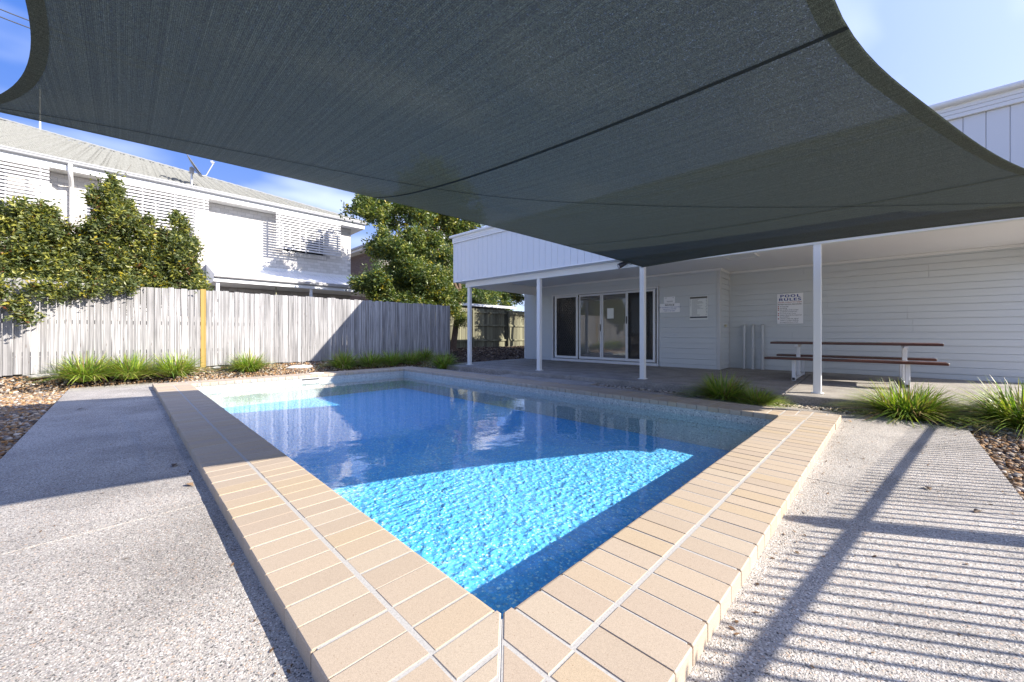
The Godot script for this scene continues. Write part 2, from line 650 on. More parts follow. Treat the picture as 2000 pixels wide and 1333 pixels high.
func set_light_and_camera() -> void:
	var cam := Camera3D.new()
	cam.name = "camera"
	add_child(cam)
	cam.position = Vector3(0, 0.93, 0)
	cam.rotation.y = -deg_to_rad(45.3)
	cam.projection = Camera3D.PROJECTION_FRUSTUM
	cam.near = 0.05
	cam.far = 600.0
	cam.size = 2.0 * 0.05 * 666.5 / 752.0
	cam.frustum_offset = Vector2(0, -0.05 * 14.5 / 752.0)
	cam.current = true
	var sky_mat := PanoramaSkyMaterial.new()
	sky_mat.panorama = ImageTexture.create_from_image(sky_picture())
	var sky := Sky.new()
	sky.sky_material = sky_mat
	var env := Environment.new()
	env.background_mode = Environment.BG_SKY
	env.sky = sky
	env.background_energy_multiplier = 1.15
	env.tonemap_mode = Environment.TONE_MAPPER_LINEAR
	env.tonemap_exposure = 2.55
	env.sdfgi_enabled = true
	env.ssao_enabled = true
	env.ssil_enabled = true
	var we := WorldEnvironment.new()
	we.name = "environment"
	we.environment = env
	add_child(we)
	var sun := DirectionalLight3D.new()
	sun.name = "sun"
	sun.light_energy = 1.5
	sun.light_color = Color(1.0, 0.965, 0.915)
	sun.light_angular_distance = 0.5
	sun.shadow_enabled = true
	add_child(sun)
	sun.look_at_from_position(SUN * 10.0, Vector3.ZERO, Vector3.UP)


# ---------------------------------------------------------------- ground, deck, pool

func bed_y(x: float, z: float) -> float:
	var foot := lerpf(-9.98, -9.3, smoothstep(0.42, 0.9, x))
	if z > foot:
		return -0.03
	if z > -10.6:
		return lerpf(-0.03, 0.215, (foot - z) / (foot + 10.6))
	return lerpf(0.215, 0.34, clampf((-10.6 - z) / 2.3, 0, 1))


func build_ground() -> void:
	var g := MB.new()
	var y := -0.09
	var x0 := 0.36
	var x1 := 5.40
	var z0 := -0.39
	var z1 := -9.18
	var far := 180.0
	g.quad(Vector3(-far, y, far), Vector3(far, y, far), Vector3(far, y, z0), Vector3(-far, y, z0), Vector3.UP)
	g.quad(Vector3(-far, y, z1), Vector3(far, y, z1), Vector3(far, y, -far), Vector3(-far, y, -far), Vector3.UP)
	g.quad(Vector3(-far, y, z0), Vector3(x0, y, z0), Vector3(x0, y, z1), Vector3(-far, y, z1), Vector3.UP)
	g.quad(Vector3(x1, y, z0), Vector3(far, y, z0), Vector3(far, y, z1), Vector3(x1, y, z1), Vector3.UP)
	structure(put(self, "ground", g.mesh(M.bounce_ground)))
	# garden soil: rises towards the fences, with a level strip left of the deck and beside the patio
	var b := MB.new()
	var f := noise(5, 0.9, 3)
	var nx := 100
	var nz := 34
	var at := func(i: int, j: int) -> Vector3:
		var x := lerpf(-5.0, 19.0, float(i) / nx)
		var z := lerpf(-9.17, -16.0, float(j) / nz)
		return Vector3(x, bed_y(x, z) - 0.02 + 0.025 * f.get_noise_2d(x * 2, z * 2), z)
	for i in nx:
		for j in nz:
			b.quad(at.call(i, j), at.call(i + 1, j), at.call(i + 1, j + 1), at.call(i, j + 1), Vector3.UP)
	b.quad(Vector3(-5, -0.05, 3), Vector3(-0.6, -0.05, 3), Vector3(-0.6, -0.05, -9.2), Vector3(-5, -0.05, -9.2), Vector3.UP)
	b.quad(Vector3(5.8, -0.05, 3), Vector3(10, -0.05, 3), Vector3(10, -0.05, -9.2), Vector3(5.8, -0.05, -9.2), Vector3.UP)
	b.quad(Vector3(2.0, -0.055, 3), Vector3(5.8, -0.055, 3), Vector3(5.8, -0.055, 0.4), Vector3(2.0, -0.055, 0.4), Vector3.UP)
	structure(put(self, "garden_soil", b.mesh(M.soil)))


func slab_part(parent: Node, called: String, pts: Array, y0: float, y1: float, m: Material, ch := 0.0012) -> void:
	var b := MB.new()
	b.slab(PackedVector2Array(pts), y0, y1, ch)
	put(parent, called, b.mesh(m))


func build_deck() -> void:
	var d := base("pool_deck")
	structure(d)
	var x0 := -0.64
	var x1 := 0.45
	var j := 0.003
	slab_part(d, "concrete_slab", [Vector2(x0, -9.95), Vector2(x1, -9.95), Vector2(x1, -6.42 - j), Vector2(x0, -6.62 - j)], -0.12, 0.0, M.deck)
	slab_part(d, "concrete_slab", [Vector2(x0, -6.62 + j), Vector2(x1, -6.42 + j), Vector2(x1, -2.69 - j), Vector2(x0, -2.66 - j)], -0.12, 0.0, M.deck)
	slab_part(d, "concrete_slab", [Vector2(x0, -2.66 + j), Vector2(x1, -2.69 + j), Vector2(x1, 0.52), Vector2(x0, 0.52)], -0.12, 0.0, M.deck)
	slab_part(d, "concrete_slab", [Vector2(x1 + j, -0.5), Vector2(3.09 - j, -0.5), Vector2(3.15 - j, 0.52), Vector2(x1 + j, 0.52)], -0.12, 0.0, M.deck)
	slab_part(d, "concrete_slab", [Vector2(3.09 + j, -0.5), Vector2(5.32, -0.5), Vector2(5.92, -0.44), Vector2(5.95, -0.1), Vector2(5.72, 0.52), Vector2(3.15 + j, 0.52)], -0.12, 0.0, M.deck)
	slab_part(d, "concrete_slab", [Vector2(5.32, -4.6 + j), Vector2(5.93, -4.6 + j), Vector2(5.93, -0.45 - j), Vector2(5.32, -0.51 - j)], -0.12, 0.0, M.deck)
	slab_part(d, "concrete_slab", [Vector2(5.32, -9.2), Vector2(5.85, -9.2), Vector2(5.93, -4.6 - j), Vector2(5.32, -4.6 - j)], -0.12, 0.0, M.deck)
	slab_part(d, "concrete_slab", [Vector2(5.938, -6.3), Vector2(6.30, -6.3), Vector2(6.37, -3.95), Vector2(5.938, -3.95)], -0.12, -0.002, M.deck)


func clip_plan(poly: PackedVector2Array, a: Vector2, nn: Vector2) -> PackedVector2Array:
	var out := PackedVector2Array()
	for i in poly.size():
		var p := poly[i]
		var q := poly[(i + 1) % poly.size()]
		var dp := (p - a).dot(nn)
		var dq := (q - a).dot(nn)
		if dp >= 0.0:
			out.append(p)
		if (dp >= 0.0) != (dq >= 0.0):
			out.append(p.lerp(q, dp / (dp - dq)))
	return out


# one brick header 0.23 long and 0.11 wide; its nose (at +x) is rounded where it meets the pool
func header_mesh(nose: bool, seed_: int) -> ArrayMesh:
	var r := RandomNumberGenerator.new()
	r.seed = seed_
	var prof := PackedVector2Array()
	var h := 0.115 - r.randf() * 0.001
	var hi := 0.06
	var lo := 0.0
	prof.append(Vector2(-h, lo))
	if nose:
		prof.append(Vector2(h - 0.004, lo))
		for k in 5:
			var a := deg_to_rad(-10 + 25 * k)
			prof.append(Vector2(h - 0.018 + 0.018 * cos(a), hi - 0.018 + 0.018 * sin(a)))
	else:
		prof.append(Vector2(h, lo))
		prof.append(Vector2(h, hi - 0.004))
		prof.append(Vector2(h - 0.004, hi))
	prof.append(Vector2(-h + 0.004, hi))
	prof.append(Vector2(-h, hi - 0.004))
	var b := MB.new()
	var w := 0.1145 - r.randf() * 0.0015
	var ch := 0.002
	b.extrude(prof, Vector3(0, 0, -w * 0.5 + ch), Vector3.RIGHT, Vector3.UP, Vector3(0, 0, w - 2 * ch), false)
	# arrises: the ends step in a little
	var ids := Geometry2D.triangulate_polygon(prof)
	var mid := Vector2(0, 0.03)
	for e in [-1.0, 1.0]:
		var z0: float = e * (w * 0.5 - ch)
		var z1: float = e * w * 0.5
		var inner := PackedVector2Array()
		for p in prof:
			inner.append(p - (p - mid).normalized() * ch)
		for i in prof.size():
			var k := (i + 1) % prof.size()
			var m2 := (prof[i] + prof[k]) * 0.5 - mid
			b.quad(Vector3(prof[i].x, prof[i].y, z0), Vector3(prof[k].x, prof[k].y, z0), Vector3(inner[k].x, inner[k].y, z1), Vector3(inner[i].x, inner[i].y, z1), Vector3(m2.x, m2.y, e * 0.08).normalized())
		for i in range(0, ids.size(), 3):
			b.tri(Vector3(inner[ids[i]].x, inner[ids[i]].y, z1), Vector3(inner[ids[i + 1]].x, inner[ids[i + 1]].y, z1), Vector3(inner[ids[i + 2]].x, inner[ids[i + 2]].y, z1), Vector3(0, 0, e))
	return b.mesh()


# one side of the coping: two rows of headers from start along dir; inward points at the water; the ends are mitred
func coping_side(start: Vector2, dir: Vector2, length: float, inward: Vector2, meshes: Array, noses: Array) -> void:
	var side := base("pool_coping")
	structure(side)
	var bed := MB.new()
	var w := 0.478
	# grout bed, cut to the mitre
	var p := PackedVector2Array([start - inward * 0.006 - dir * 0.006, start + dir * (length + 0.006) - inward * 0.006, start + dir * (length + w - 0.034) - inward * (w - 0.034), start - dir * (w - 0.034) - inward * (w - 0.034)])
	bed.slab(p, 0.001, 0.0583, 0.002)
	put(side, "grout_bed", bed.mesh(M.grout))
	var pitch := 0.12
	var x := -w - 0.03
	var ang := atan2(-inward.y, inward.x)
	while x < length + w:
		var odd := pitch
		if rng.randf() < 0.035:
			odd = 0.062
		for row in 2:
			var s0 := x + 0.004 * rng.randf()
			var deep0 := -0.004 - row * 0.2305
			var mid := start + dir * (s0 + odd * 0.5) + inward * (deep0 - 0.111 + (0.010 if row == 0 else 0.0))
			var lift := rng.randf_range(-0.0012, 0.0012)
			var m: Material = M.coping[rng.randi() % M.coping.size()]
			var cut := s0 < 0.02 + (0.0 if row == 0 else 0.0) or s0 + odd > length - 0.02 or odd < 0.1
			var inside_lo := s0 > 0.0
			var inside_hi := s0 + odd < length
			if not cut and inside_lo and inside_hi:
				var o := put(side, "coping_brick", (noses if row == 0 else meshes)[rng.randi() % 3], m, Vector3(mid.x, lift, mid.y), Basis(Vector3.UP, ang + rng.randf_range(-0.004, 0.004)))
				o.name = "coping_brick"
			else:
				var a0 := s0 + 0.0035
				var a1 := s0 + odd - 0.0035
				var i0 := deep0 + (0.014 if row == 0 else 0.0)
				var i1 := deep0 - 0.23
				var q := PackedVector2Array([start + dir * a0 + inward * i0, start + dir * a1 + inward * i0, start + dir * a1 + inward * i1, start + dir * a0 + inward * i1])
				q = clip_plan(q, start + (dir - inward) * 0.0025, (dir - inward).normalized())
				q = clip_plan(q, start + dir * length + (-dir - inward) * 0.0025, (-dir - inward).normalized())
				if q.size() < 3:
					continue
				var area := 0.0
				for i in q.size():
					area += q[i].cross(q[(i + 1) % q.size()])
				if absf(area) < 0.0008:
					continue
				var b := MB.new()
				b.slab(q, 0.0, 0.06 + lift, 0.005)
				put(side, "coping_brick", b.mesh(), m)
		x += odd


func build_pool() -> void:
	var pool := base("swimming_pool")
	structure(pool)
	var f := MB.new()
	f.quad(Vector3(POOL_X0 - 0.05, FLOOR_Y, POOL_Z0 + 0.05), Vector3(POOL_X1 + 0.05, FLOOR_Y, POOL_Z0 + 0.05), Vector3(POOL_X1 + 0.05, FLOOR_Y, POOL_Z1 - 0.05), Vector3(POOL_X0 - 0.05, FLOOR_Y, POOL_Z1 - 0.05), Vector3.UP)
	put(pool, "pool_floor", f.mesh(M.pool_floor))
	var c := [Vector3(POOL_X0 - 0.012, 0, POOL_Z0 + 0.012), Vector3(POOL_X1 + 0.012, 0, POOL_Z0 + 0.012), Vector3(POOL_X1 + 0.012, 0, POOL_Z1 - 0.012), Vector3(POOL_X0 - 0.012, 0, POOL_Z1 - 0.012)]
	for i in 4:
		var a: Vector3 = c[i]
		var b: Vector3 = c[(i + 1) % 4]
		var along := (b - a).normalized()
		var inn := Vector3(along.z, 0, -along.x)
		var mid := (a + b) * 0.5
		if inn.dot(Vector3(2.9, 0, -4.8) - mid) < 0:
			inn = -inn
		for part in [["pool_wall", 0.0005, WATER_Y, M.pool_wall], ["pool_wall", WATER_Y - 0.0005, FLOOR_Y - 0.05, M.pool_wall_water_tint]]:
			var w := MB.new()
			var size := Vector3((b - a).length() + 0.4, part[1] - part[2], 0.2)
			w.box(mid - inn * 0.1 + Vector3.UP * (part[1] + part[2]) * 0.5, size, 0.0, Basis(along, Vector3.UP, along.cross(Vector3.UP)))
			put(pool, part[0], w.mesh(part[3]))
	# skimmer mouth in the far wall
	var sk := base("skimmer_mouth", Vector3(2.77, -0.03, POOL_Z1 + 0.0))
	tag(sk, "narrow white rimmed skimmer slot in the pool's far wall", "skimmer")
	part_box(sk, "opening", Vector3(-0.17, -0.022, -0.02), Vector3(0.17, 0.016, -0.006), M.dark, 0.0)
	part_box(sk, "rim", Vector3(-0.19, 0.016, -0.02), Vector3(0.19, 0.026, 0.0), M.white)
	part_box(sk, "rim", Vector3(-0.19, -0.032, -0.02), Vector3(0.19, -0.022, 0.0), M.white)
	part_box(sk, "rim", Vector3(-0.19, -0.022, -0.02), Vector3(-0.17, 0.016, 0.0), M.white)
	part_box(sk, "rim", Vector3(0.17, -0.022, -0.02), Vector3(0.19, 0.016, 0.0), M.white)
	var lid := MB.new()
	var ring := PackedVector2Array()
	for k in 28:
		ring.append(Vector2(2.98 + 0.15 * cos(TAU * k / 28), -8.97 + 0.15 * sin(TAU * k / 28)))
	lid.slab(ring, 0.05, 0.066, 0.005)
	put(pool, "skimmer_lid", lid.mesh(M.white))
	var w := MB.new()
	w.quad_uv(Vector3(POOL_X0 - 0.01, WATER_Y, POOL_Z0 + 0.01), Vector3(POOL_X1 + 0.01, WATER_Y, POOL_Z0 + 0.01), Vector3(POOL_X1 + 0.01, WATER_Y, POOL_Z1 - 0.01), Vector3(POOL_X0 - 0.01, WATER_Y, POOL_Z1 - 0.01), Vector3.UP, Vector2(0, 0), Vector2(2.4, 0), Vector2(2.4, 4.6), Vector2(0, 4.6))
	structure(put(self, "water", w.mesh(M.water)))
	var meshes := [header_mesh(false, 1), header_mesh(false, 2), header_mesh(false, 3)]
	var noses := [header_mesh(true, 1), header_mesh(true, 2), header_mesh(true, 3)]
	var lx := POOL_X1 - POOL_X0
	var lz := POOL_Z0 - POOL_Z1
	coping_side(Vector2(POOL_X0, POOL_Z0), Vector2(0, -1), lz, Vector2(1, 0), meshes, noses)
	coping_side(Vector2(POOL_X1, POOL_Z0), Vector2(-1, 0), lx, Vector2(0, -1), meshes, noses)
	coping_side(Vector2(POOL_X1, POOL_Z1), Vector2(0, 1), lz, Vector2(-1, 0), meshes, noses)
	coping_side(Vector2(POOL_X0, POOL_Z1), Vector2(1, 0), lx, Vector2(0, 1), meshes, noses)


# ---------------------------------------------------------------- shade sail

const C4 := Vector3(-0.85, 2.68, -5.03)
const C1 := Vector3(6.60, 2.13, -3.20)
const C2 := Vector3(6.75, 2.15, 1.75)
const C5 := Vector3(-1.35, 2.62, 1.10)


func bend(a: Vector3, m: Vector3, b: Vector3, t: float) -> Vector3:
	var c := 2.0 * m - 0.5 * (a + b)
	return a * (1 - t) * (1 - t) + c * 2 * t * (1 - t) + b * t * t


const NEAR := [Vector3(-1.35, 2.62, 1.10), Vector3(-0.25, 2.42, 0.28), Vector3(0.80, 2.27, -0.09), Vector3(1.86, 2.17, -0.153), Vector3(3.03, 2.14, 0.14), Vector3(4.77, 2.14, 0.74), Vector3(6.75, 2.15, 1.75)]


# a smooth line through the points, even in x
func along_edge(pts: Array, u: float) -> Vector3:
	var x: float = lerpf(pts[0].x, pts[-1].x, u)
	for i in pts.size() - 1:
		if x <= pts[i + 1].x or i == pts.size() - 2:
			var a: Vector3 = pts[i]
			var b: Vector3 = pts[i + 1]
			var before: Vector3 = pts[maxi(i - 1, 0)]
			var after: Vector3 = pts[mini(i + 2, pts.size() - 1)]
			var t := (x - a.x) / (b.x - a.x)
			var h := b.x - a.x
			var m0 := (b - before) / (b.x - before.x) * h
			var m1 := (after - a) / (after.x - a.x) * h
			var t2 := t * t
			var t3 := t2 * t
			return a * (2 * t3 - 3 * t2 + 1) + m0 * (t3 - 2 * t2 + t) + b * (-2 * t3 + 3 * t2) + m1 * (t3 - t2)
	return pts[-1]


func sail(u: float, v: float) -> Vector3:
	var far := bend(C4, (C4 + C1) * 0.5 + Vector3(0, 0.05, 0.03), C1, u)
	var near := along_edge(NEAR, u)
	var left := bend(C4, Vector3(-0.36, 2.57, -2.4), C5, v)
	var right := bend(C1, Vector3(6.36, 2.13, -0.8), C2, v)
	var p := far * (1 - v) + near * v + left * (1 - u) + right * u
	p -= C4 * (1 - u) * (1 - v) + C1 * u * (1 - v) + C5 * (1 - u) * v + C2 * u * v
	return p - Vector3(0, 0.06 * 16 * u * (1 - u) * v * (1 - v), 0)


func sail_u_at(x: float, v: float) -> float:
	var a := 0.0
	var b := 1.0
	for i in 30:
		var m := (a + b) * 0.5
		if sail(m, v).x < x:
			a = m
		else:
			b = m
	return a


# a strip of cloth between two paths in the sail's own (u, v), hung a little below it
func sail_strip(parent: Node, called: String, a: Array, b: Array, drop: float, m: Material) -> void:
	var g := MB.new()
	g.with_uv = true
	var run := 0.0
	for i in a.size() - 1:
		var p := [sail(a[i].x, a[i].y), sail(a[i + 1].x, a[i + 1].y), sail(b[i + 1].x, b[i + 1].y), sail(b[i].x, b[i].y)]
		var len: float = (p[1] - p[0]).length()
		for k in 4:
			p[k] -= Vector3(0, drop, 0)
		var nn: Vector3 = (p[2] - p[0]).cross(p[3] - p[1]).normalized()
		if nn.y > 0:
			nn = -nn
		g.quad_uv(p[0], p[1], p[2], p[3], nn, Vector2(run, 0) / 1.3, Vector2(run + len, 0) / 1.3, Vector2(run + len, 0.1) / 1.3, Vector2(run, 0.1) / 1.3)
		run += len
	put(parent, called, g.mesh(m))


func build_sail() -> void:
	var s := thing("shade_sail", "dark green-grey mesh shade sail stretched over the pool", "shade sail")
	var g := MB.new()
	g.with_uv = true
	var nu := 56
	var nv := 44
	for i in nu:
		for j in nv:
			var u0 := float(i) / nu
			var u1 := float(i + 1) / nu
			var v0 := float(j) / nv
			var v1 := float(j + 1) / nv
			var q := [sail(u0, v0), sail(u1, v0), sail(u1, v1), sail(u0, v1)]
			var uv := []
			for p in q:
				uv.append(Vector2(p.x, p.z) / 1.3)
			var ns := []
			for k in [Vector2(u0, v0), Vector2(u1, v0), Vector2(u1, v1), Vector2(u0, v1)]:
				var du := sail(minf(k.x + 0.01, 1), k.y) - sail(maxf(k.x - 0.01, 0), k.y)
				var dv := sail(k.x, minf(k.y + 0.01, 1)) - sail(k.x, maxf(k.y - 0.01, 0))
				var nn := du.cross(dv).normalized()
				ns.append(-nn if nn.y > 0 else nn)
			for tr in [[0, 1, 2], [0, 2, 3]]:
				var flip: bool = (q[tr[1]] - q[tr[0]]).cross(q[tr[2]] - q[tr[0]]).y < 0
				for k in ([tr[0], tr[2], tr[1]] if flip else tr):
					g.v.append(q[k])
					g.n.append(ns[k])
					g.t.append(uv[k])
	put(s, "cloth", g.mesh(M.cloth))
	# hems along the four edges
	var n := 60
	for e in 4:
		var a := []
		var b := []
		for i in n + 1:
			var t := float(i) / n
			var w: float = [0.010, 0.013, 0.010, 0.016][e]
			match e:
				0:
					a.append(Vector2(t, 0.0)); b.append(Vector2(t, w))
				1:
					a.append(Vector2(t, 1.0)); b.append(Vector2(t, 1.0 - w))
				2:
					a.append(Vector2(1.0, t)); b.append(Vector2(1.0 - w, t))
				3:
					a.append(Vector2(0.0, t)); b.append(Vector2(w * 0.62, t))
		sail_strip(s, "hem", a, b, 0.004, M.hem)
	# sewn joins between the cloth widths, and the long fold from corner to corner
	for x in [2.04, 4.8]:
		var a := []
		var b := []
		for i in n + 1:
			var v := float(i) / n
			a.append(Vector2(sail_u_at(x - 0.013, v), v))
			b.append(Vector2(sail_u_at(x + 0.013, v), v))
		sail_strip(s, "seam", a, b, 0.006, M.webbing if x < 3 else M.hem)
	var a := []
	var b := []
	for i in n + 1:
		var t := float(i) / n
		a.append(Vector2(t, clampf(t + 0.020, 0, 1)))
		b.append(Vector2(t, clampf(t + 0.0245, 0, 1)))
	sail_strip(s, "seam", a, b, 0.008, M.webbing)
	# corner fittings
	for k in [[C1, lp(-0.06, 2.16, -3.30)], [C2, lp(-0.06, 2.16, 1.80)], [C4, Vector3(-1.25, 2.72, -5.2)], [C5, Vector3(-1.75, 2.66, 1.35)]]:
		var m := MB.new()
		m.tube([k[0], (k[0] as Vector3).lerp(k[1], 0.35), (k[0] as Vector3).lerp(k[1], 0.65), k[1]], [0.012, 0.02, 0.02, 0.012], 8)
		put(s, "turnbuckle", m.mesh(M.steel))
	for k in [[Vector3(-1.3, 0, -5.22), "grey steel sail post behind the left deck near the fence"], [Vector3(-1.8, 0, 1.37), "grey steel sail post behind the camera"]]:
		var p := thing("sail_post", k[1], "post", k[0], 0.0)
		var m := MB.new()
		m.tube([Vector3(0, -0.08, 0), Vector3(0, 2.85, 0)], [0.045, 0.045], 14)
		put(p, "pole", m.mesh(M.steel))
		part_box(p, "base_plate", Vector3(-0.12, -0.09, -0.12), Vector3(0.12, -0.025, 0.12), M.steel)


# ---------------------------------------------------------------- pavilion

func board_wall(parent: Node, start: Vector3, along: Vector3, length: float, out: Vector3, y0: float, y1: float) -> void:
	var y := y0
	while y < y1 - 0.01:
		var h := minf(0.257, y1 - y)
		var p := PackedVector2Array([Vector2(0, 0.011), Vector2(0.022, 0.008), Vector2(0.0225, 0.012)])
		if h > 0.16:
			p.append(Vector2(0.019, 0.124))
			p.append(Vector2(0.006, 0.1265))
			p.append(Vector2(0.006, 0.1305))
			p.append(Vector2(0.018, 0.1330))
		p.append(Vector2(0.013, h))
		p.append(Vector2(0, h))
		var b := MB.new()
		# long runs are butted from two lengths
		var cut := length if length < 1.6 else length * rng.randf_range(0.25, 0.75)
		b.extrude(p, Vector3.ZERO, out, Vector3.UP, along * (cut - 0.0015))
		put(parent, "weatherboard", b.mesh(M.board), null, Vector3(start.x, y, start.z) + out * rng.randf_range(0.0, 0.0012))
		if cut < length:
			b = MB.new()
			b.extrude(p, Vector3.ZERO, out, Vector3.UP, along * (length - cut - 0.0015))
			put(parent, "weatherboard", b.mesh(M.board), null, Vector3(start.x, y, start.z) + along * (cut + 0.0015) + out * rng.randf_range(0.0, 0.0012))
		y += 0.257


func build_pavilion() -> void:
	# patio slab
	var patio := base("patio", PAV, TURN)
	structure(patio)
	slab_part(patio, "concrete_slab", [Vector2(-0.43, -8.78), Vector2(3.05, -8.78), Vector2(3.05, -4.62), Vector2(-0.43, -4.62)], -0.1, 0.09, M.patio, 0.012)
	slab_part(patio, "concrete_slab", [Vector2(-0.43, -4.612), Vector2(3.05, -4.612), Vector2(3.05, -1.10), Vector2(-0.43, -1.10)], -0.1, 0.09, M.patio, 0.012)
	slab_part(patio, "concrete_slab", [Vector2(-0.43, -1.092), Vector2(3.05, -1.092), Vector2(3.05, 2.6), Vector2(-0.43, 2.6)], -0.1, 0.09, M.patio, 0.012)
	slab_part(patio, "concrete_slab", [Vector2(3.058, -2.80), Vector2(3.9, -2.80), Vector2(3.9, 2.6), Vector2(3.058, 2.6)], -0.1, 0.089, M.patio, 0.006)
	var s := base("pool_pavilion", PAV, TURN)
	tag(s, "pale grey weatherboard pavilion with white posts and flat roof beside the pool", "pavilion")
	# posts
	for z in [-8.16, -5.75, -3.30, -0.755, 1.80]:
		var p := part_box(s, "post", Vector3(-0.045, 0.09, z - 0.045), Vector3(0.045, 2.18, z + 0.045), M.white, 0.006)
		part_box(p, "base_plate", Vector3(-0.07, -1.045, -0.07), Vector3(0.07, -1.037, 0.07), M.white, 0.002)
	# beams
	part_box(s, "beam", Vector3(-0.05, 2.18, -8.27), Vector3(0.05, 2.318, 2.10), M.white, 0.004)
	part_box(s, "beam_lining", Vector3(0.0, 2.342, -8.25), Vector3(0.078, 2.46, 2.08), M.white, 0.0)
	part_box(s, "beam", Vector3(0.052, 2.19, -8.30), Vector3(2.93, 2.46, -8.21), M.white, 0.004)
	part_box(s, "beam", Vector3(0.052, 2.19, 2.01), Vector3(3.74, 2.46, 2.09), M.white, 0.004)
	# eave soffit, ceiling, roof
	part_box(s, "soffit", Vector3(-0.262, 2.320, -8.52), Vector3(0.098, 2.34, 2.11), M.ceiling, 0.0)
	part_box(s, "soffit", Vector3(0.10, 2.320, -8.52), Vector3(3.0, 2.34, -8.302), M.ceiling, 0.0)
	part_box(s, "soffit", Vector3(0.10, 2.320, 2.092), Vector3(8.0, 2.34, 2.11), M.ceiling, 0.0)
	part_box(s, "ceiling", Vector3(0.08, 2.452, -8.2), Vector3(3.85, 2.50, 2.0), M.ceiling, 0.0)
	part_box(s, "roof", Vector3(-0.235, 3.40, -8.50), Vector3(8.2, 3.50, 2.09), M.metal_roof, 0.0)
	# high clad fascia on three sides
	var f := base_under(s, "fascia")
	part_box(f, "framing", Vector3(-0.238, 2.345, -8.49), Vector3(-0.14, 3.39, 2.08), M.dark, 0.0)
	part_box(f, "framing", Vector3(-0.13, 2.345, -8.505), Vector3(8.1, 3.39, -8.40), M.dark, 0.0)
	part_box(f, "framing", Vector3(-0.13, 2.345, 2.0), Vector3(8.1, 3.39, 2.095), M.dark, 0.0)
	var bw := 0.165
	var bm := box_mesh(Vector3(0.016, 1.055, bw - 0.003), 0.005, M.vboard)
	var z := -8.52 + bw * 0.5
	while z < 2.08:
		put(f, "cladding_board", bm, null, Vector3(-0.2465 + rng.randf_range(-0.0007, 0.0007), 2.318 + 0.5275, z))
		z += bw
	var bx := box_mesh(Vector3(bw - 0.003, 1.055, 0.016), 0.005, M.vboard)
	for e in [-8.513, 2.106]:
		var x := -0.15
		while x < 8.1:
			put(f, "cladding_board", bx, null, Vector3(x, 2.318 + 0.5275, e + rng.randf_range(-0.0007, 0.0007)))
			x += bw
	part_box(f, "corner_board", Vector3(-0.262, 2.312, -8.535), Vector3(-0.232, 3.375, -8.495), M.vboard, 0.003)
	# barge trim with three shallow grooves, and the rolled gutter above it
	for k in 3:
		part_box(f, "trim_board", Vector3(-0.285, 3.374 + 0.048 * k, -8.55), Vector3(-0.225, 3.374 + 0.048 * (k + 1) - 0.003, 2.13), M.white, 0.004)
		part_box(f, "trim_board", Vector3(-0.222, 3.374 + 0.048 * k, 2.085), Vector3(8.1, 3.374 + 0.048 * (k + 1) - 0.003, 2.13), M.white, 0.004)
	var gut := MB.new()
	var gp := PackedVector2Array()
	for k in 13:
		var a := deg_to_rad(-80 + 200.0 * k / 12)
		gp.append(Vector2(0.030 + 0.036 * cos(a), 0.036 * sin(a)))
	gp.append(Vector2(-0.02, 0.03))
	gp.append(Vector2(-0.02, -0.034))
	gut.extrude(gp, Vector3(-0.272, 3.556, -8.62), Vector3.LEFT, Vector3.UP, Vector3(0, 0, 10.8))
	put(f, "gutter", gut.mesh(M.white))
	# main wall, with the door opening left in it
	var w := base_under(s, "wall")
	var wx := 2.95
	board_wall(w, Vector3(wx, 0, -8.68), Vector3(0, 0, 1), 1.115, Vector3.LEFT, 0.185, 2.44)
	board_wall(w, Vector3(wx, 0, -4.16), Vector3(0, 0, 1), 1.35, Vector3.LEFT, 0.185, 2.44)
	board_wall(w, Vector3(wx, 0, -7.565), Vector3(0, 0, 1), 3.405, Vector3.LEFT, 2.14, 2.44)
	part_box(w, "base_board", Vector3(wx - 0.014, 0.091, -8.68), Vector3(wx, 0.183, -7.567), M.board)
	part_box(w, "base_board", Vector3(wx - 0.014, 0.091, -4.158), Vector3(wx, 0.183, -2.81), M.board)
	part_box(w, "wall_core", Vector3(wx, 0.0, -8.70), Vector3(wx + 0.12, 2.45, -7.57), M.board, 0.0)
	part_box(w, "wall_core", Vector3(wx, 0.0, -4.155), Vector3(wx + 0.12, 2.45, -2.76), M.board, 0.0)
	part_box(w, "wall_core", Vector3(wx, 2.142, -7.57), Vector3(wx + 0.12, 2.45, -4.155), M.board, 0.0)
	part_box(w, "corner_board", Vector3(wx - 0.024, 0.10, -8.725), Vector3(wx + 0.10, 2.45, -8.685), M.white, 0.003)
	part_box(w, "corner_board", Vector3(wx - 0.024, 0.092, -2.808), Vector3(wx - 0.002, 2.40, -2.738), M.trim, 0.003)
	part_box(w, "corner_board", Vector3(wx - 0.002, 0.092, -2.757), Vector3(wx + 0.07, 2.40, -2.737), M.trim, 0.003)
	part_box(w, "cornice", Vector3(wx - 0.030, 2.402, -8.68), Vector3(wx - 0.0, 2.450, -2.72), M.white, 0.003)
	# the return and the recessed wall
	var r := base_under(s, "wall")
	board_wall(r, Vector3(wx + 0.07, 0, -2.757), Vector3(1, 0, 0), 0.73, Vector3.BACK, 0.185, 2.44)
	part_box(r, "base_board", Vector3(wx + 0.07, 0.091, -2.757), Vector3(3.75, 0.183, -2.745), M.board)
	part_box(r, "cornice", Vector3(wx - 0.0, 2.402, -2.757), Vector3(3.74, 2.450, -2.722), M.white, 0.003)
	var q := base_under(s, "wall")
	board_wall(q, Vector3(3.76, 0, -2.74), Vector3(0, 0, 1), 4.90, Vector3.LEFT, 0.185, 2.44)
	part_box(q, "base_board", Vector3(3.746, 0.091, -2.74), Vector3(3.76, 0.183, 2.16), M.board)
